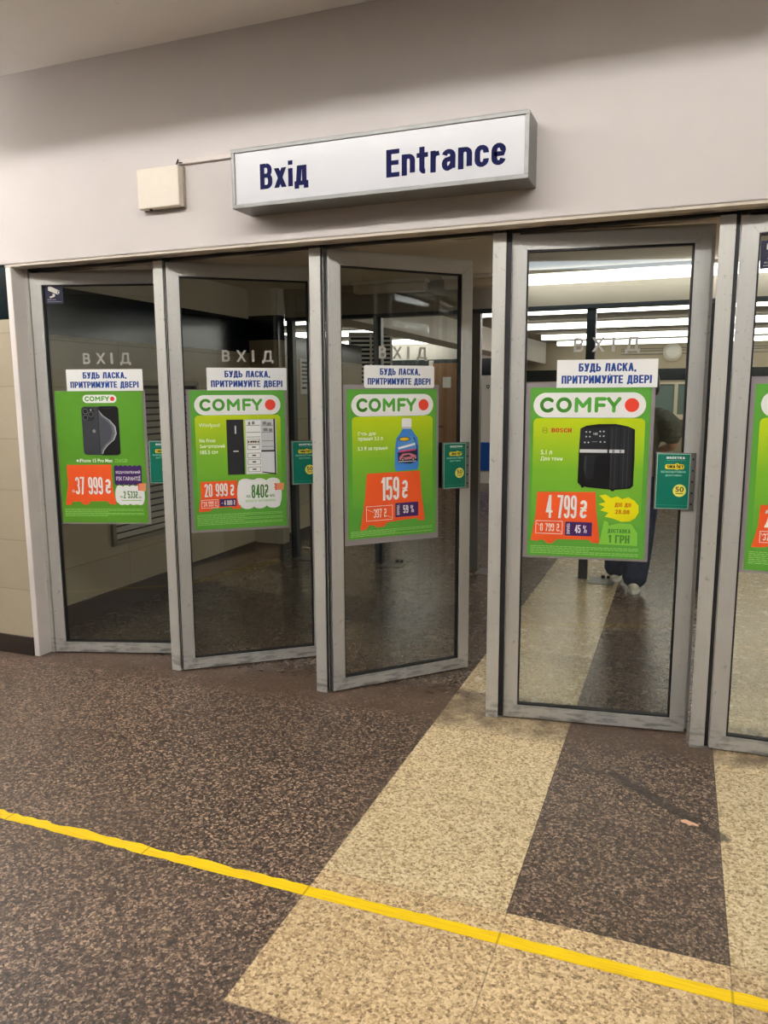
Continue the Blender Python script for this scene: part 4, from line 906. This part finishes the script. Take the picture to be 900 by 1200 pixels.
# figure built around its own origin, walking towards +Y; x to the right
parts = [loft([(0, 0, .80), (.005, 0, .88), (.02, .0, 1.01), (.05, .02, 1.18), (.06, .012, 1.27), (.063, .006, 1.33)], [(.14, .10), (.15, .105), (.115, .085), (.135, .095), (.15, .075), (.07, .052)]),
         loft([(.063, .004, 1.30), (.066, .016, 1.38), (.07, .03, 1.47)], [.058, .048, .046]),
         loft([(-.08, 0, .84), (-.095, .03, .66), (-.105, .085, .45), (-.112, .14, .26), (-.115, .185, .07)], [.086, .074, .052, .048, .034]),
         loft([(.08, 0, .84), (.088, -.005, .66), (.085, -.03, .45), (.065, -.09, .26), (.042, -.145, .07)], [.086, .074, .052, .048, .034]),
         loft([(.10, .01, 1.275), (.185, .0, 1.262), (.238, -.005, 1.19), (.262, -.012, 1.075)], [.05, .052, .044, .036]), loft([(.262, -.012, 1.075), (.23, .07, 1.05), (.165, .155, 1.03)], [.037, .033, .024]),
         loft([(.02, .02, 1.275), (-.065, .03, 1.262), (-.125, .03, 1.19), (-.17, .03, 1.06)], [.05, .052, .044, .036]), loft([(-.17, .03, 1.06), (-.16, .11, 1.02), (-.14, .18, .98)], [.037, .033, .024]),
         ellip(.07, .045, 1.515, .072, .09, .108), ellip(.07, .075, 1.452, .052, .055, .05), ellip(.07, .136, 1.497, .013, .022, .022),
         ellip(-.003, .035, 1.505, .014, .022, .03, 8), ellip(.143, .035, 1.505, .014, .022, .03, 8), ellip(.07, .122, 1.458, .026, .014, .008, 8), ellip(.07, .118, 1.447, .022, .014, .007, 8)]
for (x, y, z) in ((-.115, .185, .07), (.042, -.145, .07)): parts.append(loft([(x, y-.03, .05), (x, y+.04, .045), (x, y+.13, .03)], [(.032, .035), (.036, .032), (.032, .02)]))
def hand(wr, dirv, side):       # palm and five bent fingers of unequal length
    d_ = Vector(dirv).normalized(); up = Vector((0, 0, 1)); sd_ = d_.cross(up).normalized()*side; up = sd_.cross(d_).normalized()*(1 if sd_.cross(d_).z > 0 else -1)
    w0 = Vector(wr); out = []
    for off, ln in ((-.026, .064), (-.009, .074), (.009, .070), (.026, .055)):
        a = w0 + d_*.078 + up*off; b1 = a + d_*ln*.5 + sd_*ln*.08; c1 = b1 + d_*ln*.3 + sd_*ln*.28; e1 = c1 + d_*ln*.05 + sd_*ln*.28
        out.append(loft([w0 + d_*.01 + up*off*.45, w0 + d_*.045 + up*off*.9, a], [.0165, .0155, .0125], 10)); out.append(loft([a - d_*.01, b1, c1, e1], [.0105, .0095, .009, .0075], 10))
    a = w0 + d_*.02 + up*.018; b1 = a + d_*.03 + up*.028 + sd_*.01; c1 = b1 + d_*.034 + up*.006 + sd_*.012
    out.append(loft([a, b1, c1], [.014, .0115, .009], 10)); return out
parts += hand((.165, .155, 1.03), (-.5, .85, -.1), -1) + hand((-.14, .18, .98), (.1, .8, -.5), 1)
M_skin = plain('skin', srgb(196, 152, 128), .5, var=.08)
person = remesh('person', parts, M_skin, .006, smooth=3)
tag(person, 'woman in a dark puff-sleeved blouse and navy trousers walking away behind the air fryer poster', 'person')
# blouse with puffed sleeves gathered above the elbow
torso = loft([(0, 0, .86), (.008, 0, .92), (.02, 0, 1.02), (.05, .02, 1.19), (.06, .014, 1.25), (.063, .022, 1.285)], [(.172, .13), (.163, .123), (.134, .104), (.153, .112), (.165, .092), (.135, .07)])
def sleeve_(a, b_, c_, d_): return loft([a, b_, c_, d_, tuple(x+(y-x)*1.12 for x, y in zip(c_, d_))], [.058, .074, .090, .080, .058])
slv = [sleeve_((.10, .01, 1.278), (.178, .0, 1.268), (.238, -.005, 1.195), (.258, -.01, 1.125)), sleeve_((.02, .02, 1.278), (-.058, .03, 1.268), (-.122, .03, 1.195), (-.148, .03, 1.125))]
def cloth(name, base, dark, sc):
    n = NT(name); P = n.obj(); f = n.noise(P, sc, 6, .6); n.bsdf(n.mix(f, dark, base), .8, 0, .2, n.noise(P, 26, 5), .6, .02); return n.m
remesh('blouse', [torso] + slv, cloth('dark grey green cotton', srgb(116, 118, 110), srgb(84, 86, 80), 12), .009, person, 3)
legs = [loft([(0, 0, .78), (0, 0, .85), (.006, 0, .92)], [(.165, .125), (.158, .116), (.13, .098)]),
        loft([(-.085, 0, .82), (-.098, .03, .64), (-.107, .085, .44), (-.114, .15, .24), (-.116, .185, .10)], [(.098, .11), .095, .085, .086, .088]),
        loft([(.085, 0, .82), (.09, -.01, .64), (.086, -.035, .44), (.064, -.095, .24), (.044, -.135, .095)], [(.098, .11), .095, .085, .088, .090])]
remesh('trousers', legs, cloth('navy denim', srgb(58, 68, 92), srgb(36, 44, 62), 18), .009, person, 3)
shoe_m = plain('white leather', srgb(214, 208, 196), .45, var=.06); sole_m = plain('white rubber sole', srgb(236, 234, 228), .5, var=.04)
for (x, y, z, pt) in ((-.115, .20, 0, 0), (.045, -.14, 0, 0)):
    q = remesh('shoe', [ellip(x, y-.02, z+.055, .043, .062, .05), ellip(x, y+.07, z+.045, .044, .105, .035)], shoe_m, .006, person, 2)
    b = BM(); pts = [(x+.046*math.cos(a), y+.04+.135*math.sin(a)) for a in [2*math.pi*k/28 for k in range(28)]]
    lo = [b.verts.new((a, c_, z+.0005)) for a, c_ in pts]; hi = [b.verts.new((a, c_, z+.03)) for a, c_ in pts]; b.faces.new(lo[::-1]); b.faces.new(hi)
    for k in range(28): b.faces.new((lo[k], lo[(k+1) % 28], hi[(k+1) % 28], hi[k]))
    done('sole', b, sole_m, q)
M_hair = plain('dark brown hair', srgb(30, 24, 22), .45, var=.3, scale=60)
remesh('hair', [ellip(.07, .022, 1.535, .083, .094, .094), ellip(.07, -.03, 1.45, .062, .05, .10), ellip(.075, -.045, 1.37, .035, .03, .07), ellip(.005, .02, 1.49, .02, .06, .06), ellip(.135, .02, 1.49, .02, .06, .06)], M_hair, .008, person, 2)
for x in (.045, .095):
    b = ellip(x, .122, 1.508, .011, .011, .011, 8); done('eye', b, plain('eye', srgb(60, 44, 36), .2), person, smooth=True)
person.location = (-.325, 2.80, 0); person.scale = (1.02, 1.02, 1.045)
